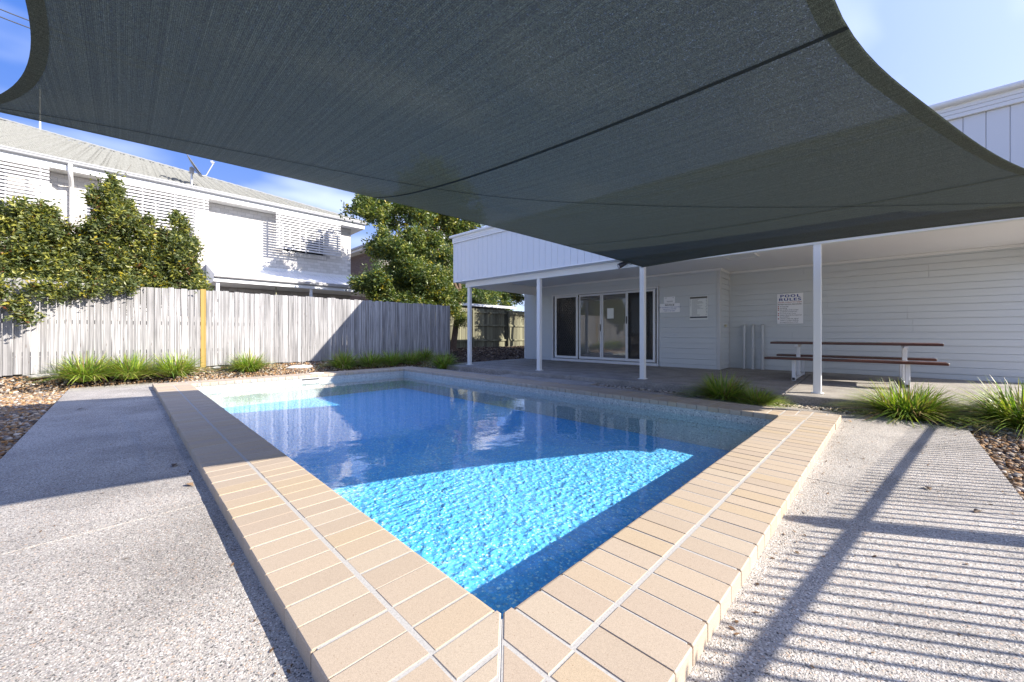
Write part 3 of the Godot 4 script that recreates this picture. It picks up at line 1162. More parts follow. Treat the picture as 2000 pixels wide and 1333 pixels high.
	part_box(q, "wall_core", Vector3(3.76, 0.0, -2.88), Vector3(3.90, 2.45, 2.16), M.board, 0.0)
	part_box(q, "wall_core", Vector3(wx + 0.12, 0.0, -2.88), Vector3(3.76, 2.45, -2.758), M.board, 0.0)
	part_box(q, "corner_trim", Vector3(3.715, 0.092, -2.745), Vector3(3.742, 2.40, -2.718), M.trim, 0.003)
	part_box(q, "cornice", Vector3(3.728, 2.402, -2.72), Vector3(3.76, 2.450, 2.05), M.white, 0.003)
	# the room behind the doors
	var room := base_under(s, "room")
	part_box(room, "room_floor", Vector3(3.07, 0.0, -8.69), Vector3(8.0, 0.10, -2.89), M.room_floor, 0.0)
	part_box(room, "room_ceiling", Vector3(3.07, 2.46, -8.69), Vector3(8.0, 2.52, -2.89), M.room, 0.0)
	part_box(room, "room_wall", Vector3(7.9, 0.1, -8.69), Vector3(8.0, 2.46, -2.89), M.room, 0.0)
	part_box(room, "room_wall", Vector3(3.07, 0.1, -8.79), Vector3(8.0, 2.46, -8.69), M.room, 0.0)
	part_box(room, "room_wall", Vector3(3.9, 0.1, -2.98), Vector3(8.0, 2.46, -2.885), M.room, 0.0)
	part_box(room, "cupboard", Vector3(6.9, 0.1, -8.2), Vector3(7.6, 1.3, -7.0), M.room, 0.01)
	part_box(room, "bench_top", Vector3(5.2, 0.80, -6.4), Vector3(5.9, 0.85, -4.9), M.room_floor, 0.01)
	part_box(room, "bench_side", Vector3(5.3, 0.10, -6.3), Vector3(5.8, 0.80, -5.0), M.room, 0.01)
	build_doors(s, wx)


func base_under(parent: Node, called: String, at := Vector3.ZERO) -> Node3D:
	var o := Node3D.new()
	o.name = called
	o.position = at
	parent.add_child(o, true)
	return o


func build_doors(s: Node, wx: float) -> void:
	var z0 := -7.55
	var z1 := -4.175
	var d := base_under(s, "sliding_door")
	# outer frame and sill
	part_box(d, "door_frame", Vector3(wx - 0.055, 2.095, z0), Vector3(wx + 0.09, 2.138, z1), M.frame)
	part_box(d, "door_frame", Vector3(wx - 0.055, 0.165, z0), Vector3(wx + 0.09, 2.092, z0 + 0.035), M.frame)
	part_box(d, "door_frame", Vector3(wx - 0.055, 0.165, z1 - 0.035), Vector3(wx + 0.09, 2.092, z1), M.frame)
	part_box(d, "sill", Vector3(wx - 0.075, 0.092, z0 - 0.01), Vector3(wx + 0.09, 0.162, z1 + 0.01), M.frame)
	# four leaves: the outer two are security screens one track further out
	var leaves := [[-7.44, -6.60, true], [-6.585, -5.835, false], [-5.825, -5.05, false], [-5.065, -4.25, true]]
	for l in leaves:
		var a: float = l[0]
		var b: float = l[1]
		var x: float = wx - 0.035 if l[2] else wx + 0.015
		var k := base_under(s, "door_leaf")
		var st := 0.062 if l[2] else 0.045
		part_box(k, "stile", Vector3(x - 0.016, 0.18, a), Vector3(x + 0.016, 2.085, a + st), M.frame)
		part_box(k, "stile", Vector3(x - 0.016, 0.18, b - st), Vector3(x + 0.016, 2.085, b), M.frame)
		part_box(k, "rail", Vector3(x - 0.0155, 2.03, a + st), Vector3(x + 0.0155, 2.085, b - st), M.frame)
		part_box(k, "rail", Vector3(x - 0.0155, 0.18, a + st), Vector3(x + 0.0155, 0.25, b - st), M.frame)
		if l[2]:
			var m := MB.new()
			m.quad(Vector3(x + 0.008, 0.25, a + st), Vector3(x + 0.008, 0.25, b - st), Vector3(x + 0.008, 2.03, b - st), Vector3(x + 0.008, 2.03, a + st), Vector3.LEFT)
			put(k, "flyscreen", m.mesh(M.flyscreen))
			var g := MB.new()
			var wide := b - a - 2 * st
			var pitch := 0.078
			var slope := 1.35
			for dir in [-1.0, 1.0]:
				var c := -1.78 / slope
				while c < wide + 1.78 / slope:
					# y = slope * (z - c), clipped to the leaf
					var y_lo := 0.0
					var y_hi := 1.78
					var za := c
					var zb := c + 1.78 / slope
					if za < 0:
						y_lo = -za * slope
						za = 0.0
					if zb > wide:
						y_hi = (wide - c) * slope
						zb = wide
					if y_hi - y_lo > 0.02:
						var pa := Vector3(x - 0.002 * dir, 0.25 + y_lo, a + st + (za if dir > 0 else wide - za))
						var pb := Vector3(x - 0.002 * dir, 0.25 + y_hi, a + st + (zb if dir > 0 else wide - zb))
						var t := (pb - pa).normalized()
						g.box((pa + pb) * 0.5, Vector3(0.003, (pb - pa).length(), 0.009), 0.0, Basis(Vector3.RIGHT, t, Vector3.RIGHT.cross(t)))
					c += pitch
			stuff(put(k, "grille", g.mesh(M.black)))
		var m := MB.new()
		var gx := wx + 0.055 if l[2] else x
		m.quad(Vector3(gx, 0.24, a + 0.03), Vector3(gx, 0.24, b - 0.03), Vector3(gx, 2.04, b - 0.03), Vector3(gx, 2.04, a + 0.03), Vector3.LEFT)
		put(k, "pane", m.mesh(M.glass))
		var hz := b - 0.03 if (a < -6.0) else a + 0.03
		if a > -6.6:
			if a < -5.9:
				part_box(k, "handle", Vector3(x - 0.038, 1.0, b - 0.036), Vector3(x - 0.017, 1.20, b - 0.010), M.black, 0.006)
			elif a > -5.1:
				part_box(k, "handle", Vector3(x - 0.038, 1.20, hz - 0.012), Vector3(x - 0.017, 1.40, hz + 0.014), M.black, 0.006)


func text(parent: Node, called: String, words: String, size: float, m: Material, at: Vector3, basis: Basis, font: Font, widen := 1.0) -> MeshInstance3D:
	var t := TextMesh.new()
	t.text = words
	t.font = font
	t.font_size = 32
	t.pixel_size = size / 24.0
	t.depth = 0.0012
	t.curve_step = 2.0
	t.material = m
	var o := MeshInstance3D.new()
	o.name = called
	o.mesh = t
	o.transform = Transform3D(basis.scaled_local(Vector3(widen, 1, 1)), at)
	parent.add_child(o, true)
	return o


func build_signs() -> void:
	var sans := SystemFont.new()
	sans.font_names = PackedStringArray(["Droid Sans"])
	var bold := SystemFont.new()
	bold.font_names = PackedStringArray(["Droid Sans"])
	bold.font_weight = 700
	var faces := Basis(Vector3.UP, -PI / 2)
	var paper := mat(0.86, 0.87, 0.88, 0.5)
	var card := mat(0.76, 0.78, 0.74, 0.5)
	var ink := mat(0.03, 0.03, 0.035, 0.6)
	var blue := mat(0.02, 0.05, 0.28, 0.6)
	var red := mat(0.40, 0.035, 0.03, 0.6)
	var grey := mat(0.22, 0.23, 0.24, 0.6)
	# POOL RULES
	var at := lp(3.7355, 1.496, -1.513)
	var p := thing("pool_rules_sign", "white POOL RULES sign with blue heading above the picnic table", "sign", at, TURN)
	part_box(p, "board", Vector3(-0.006, -0.34, -0.24), Vector3(0, 0.34, 0.24), paper, 0.002)
	var x := -0.0065
	text(p, "heading", "POOL", 0.062, blue, Vector3(x, 0.285, 0.0), faces, bold, 1.75)
	text(p, "heading", "RULES", 0.062, blue, Vector3(x, 0.205, 0.0), faces, bold, 1.75)
	text(p, "lettering", "HOURS: 8.00am TO 7.00pm", 0.027, red, Vector3(x, 0.143, 0.0), faces, sans, 1.0)
	text(p, "lettering", "WITHIN THE POOL ENCLOSURE:-", 0.026, ink, Vector3(x, 0.095, 0.0), faces, bold, 0.86)
	var lines := ["No Running", "No Diving", "No Alcohol, Food or Glass", "Containers Around Pool", "No Unnecessary Noise", "Visitors Must Be Accompanied", "by a Resident", "Children Under the Age of", "Twelve (12) Years Must Be", "Accompanied by an Adult"]
	var dots := [0, 1, 2, 4, 5, 7]
	for i in lines.size():
		var y := 0.048 - i * 0.0395
		var m: Material = ink if i < 4 or i > 4 else grey
		var o := text(p, "lettering", lines[i], 0.025, m, Vector3(x, y, 0.0), faces, sans, 0.88)
		(o.mesh as TextMesh).horizontal_alignment = HORIZONTAL_ALIGNMENT_LEFT
		o.position.z = -0.185
		if i in dots:
			var b := MB.new()
			b.tube([Vector3(x + 0.001, y, -0.213), Vector3(x - 0.001, y, -0.213)], [0.012, 0.012], 14)
			put(p, "bullet", b.mesh(red))
	# NOTICE
	p = thing("notice_sign", "white NOTICE sign right of the sliding doors below a small paper", "sign", lp(2.9255, 1.576, -3.89), TURN)
	part_box(p, "board", Vector3(-0.006, -0.112, -0.25), Vector3(0, 0.112, 0.25), paper, 0.002)
	text(p, "heading", "NOTICE", 0.042, ink, Vector3(x, 0.072, 0), faces, bold, 1.15)
	text(p, "lettering", "This Gymnasium is NOT Supervised", 0.026, blue, Vector3(x, 0.018, 0), faces, sans, 1.0)
	text(p, "lettering", "Use at Your Own Risk", 0.026, blue, Vector3(x, -0.028, 0), faces, sans, 1.0)
	text(p, "lettering", "Refer to By-Laws", 0.026, blue, Vector3(x, -0.072, 0), faces, sans, 1.0)
	# small paper above it
	p = thing("paper_notice", "small blank-looking white paper above the NOTICE sign", "paper", lp(2.9255, 1.778, -3.896), TURN)
	part_box(p, "sheet", Vector3(-0.002, -0.08, -0.14), Vector3(0, 0.08, 0.14), paper, 0.0)
	for k in [[0.052, -0.09, 0.05], [-0.03, 0.01, 0.16], [-0.05, 0.01, 0.14], [0.052, 0.09, 0.03]]:
		part_box(p, "print_line", Vector3(-0.0026, k[0] - 0.004, k[1] - k[2] * 0.5), Vector3(-0.0018, k[0] + 0.004, k[1] + k[2] * 0.5), grey, 0.0)
	# printed rules board with a dark band
	p = thing("printed_board", "tall printed notice board with dark top and bottom bands", "sign", lp(2.9255, 1.547, -3.207), TURN)
	part_box(p, "board", Vector3(-0.006, -0.282, -0.205), Vector3(0, 0.282, 0.205), card, 0.002)
	part_box(p, "band", Vector3(-0.0072, 0.225, -0.195), Vector3(-0.0058, 0.268, 0.195), mat(0.10, 0.095, 0.075, 0.6), 0.0)
	part_box(p, "band", Vector3(-0.0072, -0.242, -0.195), Vector3(-0.0058, -0.208, 0.195), mat(0.05, 0.055, 0.07, 0.6), 0.0)
	var r := RandomNumberGenerator.new()
	r.seed = 8
	var ln := MB.new()
	for i in 22:
		var y := 0.205 - i * 0.0185
		var len := r.randf_range(0.10, 0.27)
		ln.box(Vector3(-0.0066, y, -0.15 + len * 0.5), Vector3(0.0012, 0.005, len))
		if i % 2 == 0:
			ln.box(Vector3(-0.0066, y, 0.175 + r.randf_range(-0.008, 0.008)), Vector3(0.0012, 0.011, 0.02))
		if i < 10 and i % 2 == 0:
			ln.box(Vector3(-0.0066, y, -0.178), Vector3(0.0012, 0.012, 0.014))
	stuff(put(p, "print", ln.mesh(grey)))
	# paper taped to the glass
	p = thing("paper_on_door", "white sheet of paper taped inside the glass door", "paper", lp(2.950, 1.50, -5.548), TURN)
	part_box(p, "sheet", Vector3(-0.001, -0.145, -0.10), Vector3(0.001, 0.145, 0.10), card, 0.0)


func build_fittings() -> void:
	# ceiling fitting
	var c := thing("ceiling_panel", "square white ceiling light fitting near the recess corner", "light fitting", lp(1.61, 2.452, -2.05), TURN)
	for k in [[-0.28, -0.27, -0.25, 0.27], [0.25, -0.27, 0.28, 0.27], [-0.25, -0.27, 0.25, -0.24], [-0.25, 0.24, 0.25, 0.27]]:
		part_box(c, "frame", Vector3(k[0], -0.03, k[1]), Vector3(k[2], 0.0, k[3]), M.white, 0.004)
	part_box(c, "diffuser", Vector3(-0.249, -0.018, -0.239), Vector3(0.249, -0.004, 0.239), mat(0.8, 0.8, 0.78, 0.4), 0.004)
	for k in [[-1.46, "round flush downlight in the pavilion ceiling near the last post"], [0.66, "round flush downlight in the pavilion ceiling at far right"]]:
		var d := thing("downlight", k[1], "downlight", lp(1.40, 2.452, k[0]), TURN, "downlights in the pavilion ceiling")
		var m := MB.new()
		m.tube([Vector3(0, 0, 0), Vector3(0, -0.008, 0)], [0.065, 0.06], 20)
		put(d, "rim", m.mesh(M.white))
		m = MB.new()
		m.tube([Vector3(0, -0.008, 0), Vector3(0, -0.0095, 0)], [0.042, 0.042], 16)
		put(d, "lens", m.mesh(mat(0.5, 0.5, 0.48, 0.4)))
	# three vent pipes
	var names := ["grey plastic pipe nearest the recess corner, left of three", "middle one of three grey plastic pipes on the wall", "grey plastic pipe nearest the picnic table, right of three"]
	var zs := [-2.405, -2.225, -2.03]
	for i in 3:
		var p := thing("vent_pipe", names[i], "pipe", lp(3.655, 0.09, zs[i]), TURN, "grey pipes on the recess wall")
		var m := MB.new()
		var pts := [Vector3(0, 0, 0), Vector3(0, 0.97, 0)]
		var rad := [0.032, 0.032]
		for k in 7:
			var a := deg_to_rad(15.0 * k)
			pts.append(Vector3(0.035 - 0.035 * cos(a), 0.985 + 0.05 * sin(a), 0))
			rad.append(0.032)
		pts.append(Vector3(0.085, 1.035, 0))
		rad.append(0.032)
		m.tube(pts, rad, 14)
		put(p, "pipe", m.mesh(M.pvc))
		m = MB.new()
		m.tube([Vector3(0, 0.80, 0), Vector3(0, 0.93, 0)], [0.037, 0.037], 14)
		put(p, "socket", m.mesh(M.pvc))
	# outlet on the return wall
	var o := thing("wall_outlet", "small cream outdoor outlet on the return wall beside the pipes", "outlet", lp(3.33, 1.114, -2.738), TURN)
	part_box(o, "box", Vector3(-0.045, -0.035, 0), Vector3(0.045, 0.035, 0.035), mat(0.55, 0.50, 0.36, 0.5), 0.008)
	part_box(o, "cover", Vector3(-0.035, -0.025, 0.035), Vector3(0.035, 0.025, 0.045), mat(0.60, 0.55, 0.40, 0.5), 0.004)
	# spot lamp on the beam
	var l := thing("spot_lamp", "small black spot lamp under the eave beside the sail's corner", "lamp", lp(-0.12, 2.25, -3.58), TURN)
	var m := MB.new()
	m.tube([Vector3(0.03, 0.02, 0.02), Vector3(-0.01, 0.005, -0.01), Vector3(-0.09, -0.045, -0.07), Vector3(-0.115, -0.06, -0.088)], [0.02, 0.042, 0.05, 0.047], 14)
	put(l, "body", m.mesh(M.black))
	m = MB.new()
	m.tube([Vector3(-0.1155, -0.0605, -0.0885), Vector3(-0.117, -0.0615, -0.0895)], [0.034, 0.034], 14)
	put(l, "lens", m.mesh(mat(0.5, 0.5, 0.5, 0.15)))
	m = MB.new()
	m.tube([Vector3(0.02, 0.0, 0.05), Vector3(0.0, -0.03, 0.09), Vector3(0.02, -0.02, 0.14), Vector3(0.05, 0.03, 0.15)], [0.005, 0.005, 0.005, 0.005], 6)
	put(l, "cable", m.mesh(M.black))
	part_box(l, "bracket", Vector3(0.0, 0.0, -0.015), Vector3(0.07, 0.045, 0.03), M.black)


func build_table() -> void:
	var t := thing("picnic_table", "long dark timber picnic table with two bench seats and pale steel legs", "picnic table", lp(2.2, 0.09, -0.49), TURN)
	var z0 := -1.11
	var z1 := 1.11
	for i in 4:
		var x := -0.36 + 0.185 * i
		part_box(t, "tabletop_plank", Vector3(x, 0.645, z0 + rng.randf_range(-0.004, 0.004)), Vector3(x + 0.178, 0.685, z1 + rng.randf_range(-0.004, 0.004)), M.slat, 0.006)
	for k in [-0.80, 0.50]:
		for i in 2:
			var x: float = k + 0.155 * i
			part_box(t, "seat_plank", Vector3(x, 0.375, z0 - 0.02), Vector3(x + 0.148, 0.413, z1 + 0.01), M.slat, 0.006)
	for z in [-0.71, 0.71]:
		var f := base_under(t, "leg_frame", Vector3(0, 0, z))
		part_box(f, "foot_rail", Vector3(-0.64, 0.012, -0.025), Vector3(0.78, 0.062, 0.025), M.frame, 0.005)
		part_box(f, "seat_leg", Vector3(-0.66, 0.0, -0.027), Vector3(-0.60, 0.373, 0.027), M.frame, 0.005)
		part_box(f, "seat_leg", Vector3(0.72, 0.0, -0.027), Vector3(0.78, 0.373, 0.027), M.frame, 0.005)
		part_box(f, "table_leg", Vector3(-0.04, 0.062, -0.03), Vector3(0.03, 0.60, 0.03), M.frame, 0.005)
		part_box(f, "top_bracket", Vector3(-0.33, 0.60, -0.025), Vector3(0.36, 0.643, 0.025), M.frame, 0.005)
		part_box(f, "end_cap", Vector3(-0.662, 0.012, -0.02), Vector3(-0.659, 0.055, 0.02), M.black, 0.0)


# ---------------------------------------------------------------- fences

func build_fences() -> void:
	# back fence: upright palings, nailed to rails on the far side
	var zf := -10.6
	var f := thing("paling_fence", "long weathered grey timber paling fence behind the pool", "fence", Vector3(3.0, 0.205, zf))
	var shapes := []
	for i in 4:
		shapes.append(0.090 + 0.007 * i)
	var x := -2.3
	while x < 7.66:
		var w: float = shapes[rng.randi() % 4]
		if x < 1.165 and x + w > 1.13:
			w = 1.168 - x
		elif x > 1.16 and x < 1.25:
			x = 1.263
			continue
		var h := 1.648 + rng.randf_range(-0.006, 0.006)
		var b := box_mesh(Vector3(w - rng.randf_range(0.004, 0.008), h, 0.016), 0.004)
		put(f, "paling", b, M.paling[rng.randi() % M.paling.size()], Vector3(x + w * 0.5 - 3.0, h * 0.5 + rng.randf_range(0.0, 0.03), rng.randf_range(-0.006, 0.006)), Basis(Vector3.BACK, rng.randf_range(-0.0015, 0.0015)))
		x += w
	var y := put(f, "paling", box_mesh(Vector3(0.092, 1.70, 0.02), 0.003), M.pine, Vector3(1.2155 - 3.0, 0.835, 0.012))
	y.set_meta("label", "new yellow pine paling")
	for ry in [0.33, 0.9, 1.42]:
		part_box(f, "rail", Vector3(-5.3, ry, -0.06), Vector3(4.66, ry + 0.075, -0.016), M.dark)
	x = -5.0
	while x < 4.7:
		part_box(f, "fence_post", Vector3(x, -0.3, -0.16), Vector3(x + 0.1, 1.6, -0.062), M.old_paling[1])
		x += 2.4
	part_box(f, "fence_post", Vector3(4.62, -0.3, -0.12), Vector3(4.69, 1.65, -0.012), M.old_paling[1])
	# the next stretch stands further back and shows its rails
	var g := thing("paling_fence", "shaded timber fence with its rails and posts showing, beyond the pavilion", "fence", Vector3(12.0, 0.33, -12.9))
	x = 7.6
	while x < 16.5:
		var w: float = shapes[rng.randi() % 4]
		var h := 1.69 + rng.randf_range(-0.01, 0.01)
		put(g, "paling", box_mesh(Vector3(w - rng.randf_range(0.002, 0.006), h, 0.016), 0.0), M.old_paling[rng.randi() % 3], Vector3(x - 12.0, h * 0.5, rng.randf_range(-0.004, 0.004)))
		x += w
	for ry in [0.26, 0.93, 1.50]:
		part_box(g, "rail", Vector3(-4.4, ry, 0.012), Vector3(4.5, ry + 0.075, 0.058), M.old_paling[1])
	for px in [-3.75, -1.5, 0.64, 2.9]:
		part_box(g, "fence_post", Vector3(px, -0.3, 0.06), Vector3(px + 0.11, 1.63, 0.15), M.old_paling[2])


# the railing on the right, outside the frame: its shadow lies across the deck
func build_railing() -> void:
	var a := Vector3(-0.6, 0, 0.915)
	var b := Vector3(7.3, 0, 1.925)
	var along := (b - a).normalized()
	var r := thing("pool_railing", "pool railing of round bars whose shadow falls on the right deck", "railing", a, atan2(-along.z, along.x))
	var len := (b - a).length()
	var bars := MB.new()
	bars.tube([Vector3(0, 0.02, 0), Vector3(0, 1.145, 0)], [0.008, 0.008], 8)
	var bm := bars.mesh(M.black)
	var x := 0.06
	while x < len:
		put(r, "bar", bm, null, Vector3(x, 0, 0))
		x += 0.0775
	part_box(r, "rail", Vector3(0, 1.033, -0.015), Vector3(len, 1.067, 0.015), M.black)
	part_box(r, "rail", Vector3(0, 0.10, -0.019), Vector3(len, 0.14, 0.019), M.black)
	for px in [1.65, 4.08]:
		var m := MB.new()
		m.tube([Vector3(px, -0.1, -0.01), Vector3(px, 1.15, -0.01), Vector3(px, 1.19, -0.01), Vector3(px, 1.218, -0.01), Vector3(px, 1.222, -0.01)], [0.052, 0.052, 0.045, 0.027, 0.004], 14)
		put(r, "post", m.mesh(M.black))


# ---------------------------------------------------------------- neighbours

func copies(parent: Node, called: String, m: Mesh, places: Array, material: Material) -> void:
	if places.is_empty():
		return
	var mm := MultiMesh.new()
	mm.transform_format = MultiMesh.TRANSFORM_3D
	mm.mesh = m
	mm.instance_count = places.size()
	for i in places.size():
		mm.set_instance_transform(i, places[i])
	var o := MultiMeshInstance3D.new()
	o.name = called
	o.multimesh = mm
	o.material_override = material
	parent.add_child(o, true)
	o.set_meta("kind", "stuff")


func roof_tile_mesh() -> ArrayMesh:
	# one tile 0.30 wide: a broad pan and a double roll; its lip stands proud of the row below
	var b := MB.new()
	var prof := [Vector2(0.0, 0.0), Vector2(0.012, -0.012), Vector2(0.045, 0.034), Vector2(0.105, 0.042), Vector2(0.165, 0.034), Vector2(0.195, -0.012), Vector2(0.215, -0.012), Vector2(0.235, 0.026), Vector2(0.262, 0.026), Vector2(0.284, -0.012), Vector2(0.30, 0.0)]
	var len := 0.36
	for i in prof.size() - 1:
		var p: Vector2 = prof[i]
		var q: Vector2 = prof[i + 1]
		var a := Vector3(p.x - 0.15, p.y + 0.046, 0)
		var c := Vector3(q.x - 0.15, q.y + 0.046, 0)
		var d := Vector3(q.x - 0.15, q.y + 0.004, -len)
		var e := Vector3(p.x - 0.15, p.y + 0.004, -len)
		var nn := Vector3(-(q.y - p.y), q.x - p.x, 0.08).normalized()
		b.quad(a, c, d, e, nn)
		b.quad(a - Vector3(0, 0.03, 0), c - Vector3(0, 0.03, 0), c, a, Vector3.BACK)
	return b.mesh()


func build_house() -> void:
	var zw := -17.0
	var h := thing("brick_house", "two storey white brick house with pale tiled roof behind the paling fence", "house", Vector3(2.0, 0.2, zw))
	var o := Vector3(-2.0, -0.2, 17.0)
	# mortar-coloured walls, window openings cut by building round them
	var wins := [[4.40, 5.97, 4.16, 5.42], [-0.1, 1.45, 4.16, 5.42], [-4.4, -2.2, 4.16, 5.42]]
	var w := base_under(h, "wall", o)
	part_box(w, "wall_core", Vector3(-8.0, 0.1, zw - 13.0), Vector3(7.06, 4.16, zw), M.mortar, 0.0)
	var edges := [-8.0, -4.4, -2.2, -0.1, 1.45, 4.40, 5.97, 7.06]
	for i in range(0, 8, 2):
		part_box(w, "wall_core", Vector3(edges[i], 4.161, zw - 0.25), Vector3(edges[i + 1], 5.56, zw), M.mortar, 0.0)
	part_box(w, "wall_core", Vector3(-8.0, 5.421, zw - 0.249), Vector3(7.059, 5.559, zw - 0.001), M.mortar, 0.0)
	part_box(w, "wall_core", Vector3(6.85, 4.161, zw - 13.0), Vector3(7.061, 5.561, zw - 0.251), M.mortar, 0.0)
	part_box(w, "room_back", Vector3(-7.9, 4.17, zw - 2.5), Vector3(6.84, 5.55, zw - 2.4), M.dark, 0.0)
	var brick := box_mesh(Vector3(0.24, 0.107, 0.02), 0.003)
	var spots := []
	for row in 38:
		var y := 1.12 + row * 0.117
		if y > 5.5:
			break
		if y > 2.55 and y < 3.30:
			continue
		var x := -3.2 + (0.125 if row % 2 else 0.0)
		while x < 6.95:
			var hit := false
			for k in wins:
				if x + 0.12 > k[0] - 0.03 and x - 0.12 < k[1] + 0.03 and y > k[2] - 0.16 and y < k[3] + 0.05:
					hit = true
			if not hit:
				spots.append(Vector3(x, y, zw - 0.006))
			x += 0.25
	# the bricks that show largest are single parts, the others one part
	var rest := [[], [], []]
	var n := 0
	for p in spots:
		var k := rng.randi() % 3
		var near: bool = p.y > 3.6 and ((p.x > -1.6 and p.x < -0.3) or (p.x > 1.9 and p.x < 4.5))
		if near and n < 296:
			put(w, "brick", brick, M.brick[k], p)
			n += 1
		else:
			rest[k].append(Transform3D(Basis.IDENTITY, p))
	for k in 3:
		copies(w, "brickwork", brick, rest[k], M.brick[k])
	# windows behind the screens
	for k in wins:
		var win := base_under(h, "window", o)
		var x0: float = k[0]
		var x1: float = k[1]
		part_box(win, "pane", Vector3(x0, k[2], zw - 0.10), Vector3(x1, k[3], zw - 0.09), M.window_glass, 0.0)
		part_box(win, "window_frame", Vector3(x0, k[2], zw - 0.085), Vector3(x1, k[2] + 0.04, zw - 0.03), M.steel)
		part_box(win, "window_frame", Vector3(x0, k[3] - 0.04, zw - 0.085), Vector3(x1, k[3], zw - 0.03), M.steel)
		for t in [0.0, 0.16, 0.53, 0.975]:
			var x := lerpf(x0, x1, t)
			part_box(win, "window_frame", Vector3(x, k[2] + 0.041, zw - 0.084), Vector3(x + 0.04, k[3] - 0.041, zw - 0.031), M.steel)
		var x := x0 - 0.02
		while x < x1 + 0.04:
			part_box(win, "sill_brick", Vector3(x, k[2] - 0.135, zw - 0.05), Vector3(x + 0.078, k[2] - 0.005, zw + 0.035), M.brick[rng.randi() % 3], 0.003)
			x += 0.086
	# slatted sun screens hung from the eave
	var screens := [[4.04, 6.43, 4.17, 14], [-0.45, 2.04, 4.26, 13], [-4.6, -1.43, 4.40, 12]]
	for k in screens:
		var sc := base_under(h, "sun_screen", o)
		var count: int = k[3]
		var pitch: float = (5.535 - k[2]) / count
		for i in count:
			var y: float = k[2] + pitch * i
			part_box(sc, "slat", Vector3(k[0], y, zw + 0.49), Vector3(k[1], y + pitch * 0.62, zw + 0.515), M.screen, 0.004)
		for t in [0.05, 0.35, 0.65, 0.95]:
			var x := lerpf(k[0], k[1], t)
			part_box(sc, "upright", Vector3(x - 0.02, k[2], zw + 0.45), Vector3(x + 0.02, 5.53, zw + 0.488), M.screen, 0.004)
	# eave: soffit, fascia, gutter
	part_box(h, "soffit", Vector3(-8.2, 5.535, zw - 0.1) + o, Vector3(7.45, 5.56, zw + 0.47) + o, M.white, 0.0)
	part_box(h, "soffit", Vector3(7.0, 5.536, zw - 13.0) + o, Vector3(7.45, 5.559, zw - 0.102) + o, M.white, 0.0)
	part_box(h, "fascia", Vector3(-8.2, 5.52, zw + 0.472) + o, Vector3(7.47, 5.70, zw + 0.488) + o, M.fascia, 0.002)
	part_box(h, "fascia", Vector3(7.452, 5.52, zw - 13.0) + o, Vector3(7.472, 5.70, zw + 0.470) + o, M.fascia, 0.002)
	var gp := PackedVector2Array([Vector2(0, 0), Vector2(0.05, 0.0), Vector2(0.085, 0.02), Vector2(0.10, 0.06), Vector2(0.10, 0.11), Vector2(0.11, 0.115), Vector2(0.11, 0.125), Vector2(0.09, 0.125), Vector2(0.085, 0.02), Vector2(0.0, 0.012)])
	var gm := MB.new()
	gp = PackedVector2Array([Vector2(0, 0), Vector2(0.06, 0.0), Vector2(0.09, 0.025), Vector2(0.10, 0.075), Vector2(0.115, 0.085), Vector2(0.115, 0.12), Vector2(0.09, 0.12), Vector2(0.0, 0.11)])
	gm.extrude(gp, Vector3(-8.2, 5.69, zw + 0.49) + o, Vector3.BACK, Vector3.UP, Vector3(15.75, 0, 0))
	put(h, "gutter", gm.mesh(M.gutter))
	var dp := MB.new()
	dp.tube([Vector3(-1.05, 5.70, zw + 0.53), Vector3(-1.05, 5.50, zw + 0.53), Vector3(-1.05, 5.38, zw + 0.42), Vector3(-1.05, 5.22, zw + 0.14), Vector3(-1.05, 5.10, zw + 0.07), Vector3(-1.05, 2.0, zw + 0.07)], [0.05, 0.05, 0.05, 0.05, 0.05, 0.05], 14)
	put(h, "downpipe", dp.mesh(M.white), null, o)
	# tiled hip roof: slope 0.40 from the eave at zw + 0.5
	var roof := base_under(h, "roof", o)
	var slope := 0.40
	var und := MB.new()
	var ya := 5.74
	var r0 := Vector3(7.46, ya, zw + 0.5)
	var top := 11.9
	var hip := Vector3(7.46 - top, ya + top * slope, zw + 0.5 - top)
	var left := Vector3(-12.0, ya + top * slope, zw + 0.5 - top)
	und.quad(Vector3(-12.0, ya, zw + 0.5), r0, hip, left, Vector3(0, 1, slope).normalized())
	und.quad(r0, Vector3(7.46, ya, zw - 24.0), Vector3(7.46 - top, hip.y, zw - 24.0), hip, Vector3(slope, 1, 0).normalized())
	put(roof, "roof_deck", und.mesh(M.dark), null, Vector3(0, -0.02, 0))
	var tile := roof_tile_mesh()
	var run := 0.32
	var tilt := Basis(Vector3.RIGHT, atan(slope))
	var far := []
	n = 0
	for row in 36:
		var s := row * run * cos(atan(slope))
		var x := 7.30 - s
		while x > -6.5:
			var p := Vector3(x, ya + s * slope + 0.02, zw + 0.52 - s)
			# keep what the camera can see left of the hip
			if n < 298 and row < 9 and x > -3.4:
				put(roof, "roof_tile", tile, M.tile, p, tilt)
				n += 1
			elif x > -6.5 + s * 0.1:
				far.append(Transform3D(tilt, p))
			x -= 0.30
	copies(roof, "roof_tiles", tile, far, M.tile)
	var cap := MB.new()
	var cp := PackedVector2Array()
	for k in 9:
		var a := deg_to_rad(180.0 * k / 8)
		cp.append(Vector2(0.11 * cos(a), 0.085 * sin(a)))
	cp.append(Vector2(-0.09, -0.01))
	cp.append(Vector2(0.09, -0.01))
	cap.extrude(cp, Vector3(0, 0, 0), Vector3.RIGHT, Vector3.UP, Vector3(0, 0, -0.40))
	var cm := cap.mesh(M.tile)
	var dir := (hip - r0).normalized()
	var i := 0
	while i * 0.36 < (hip - r0).length():
		var bz := -dir
		var bx := Vector3.UP.cross(bz).normalized()
		put(roof, "ridge_cap", cm, null, r0 + dir * (0.36 * i) + Vector3(0, 0.045, 0), Basis(bx, bz.cross(bx), bz) * Basis(Vector3.RIGHT, 0.035))
		i += 1
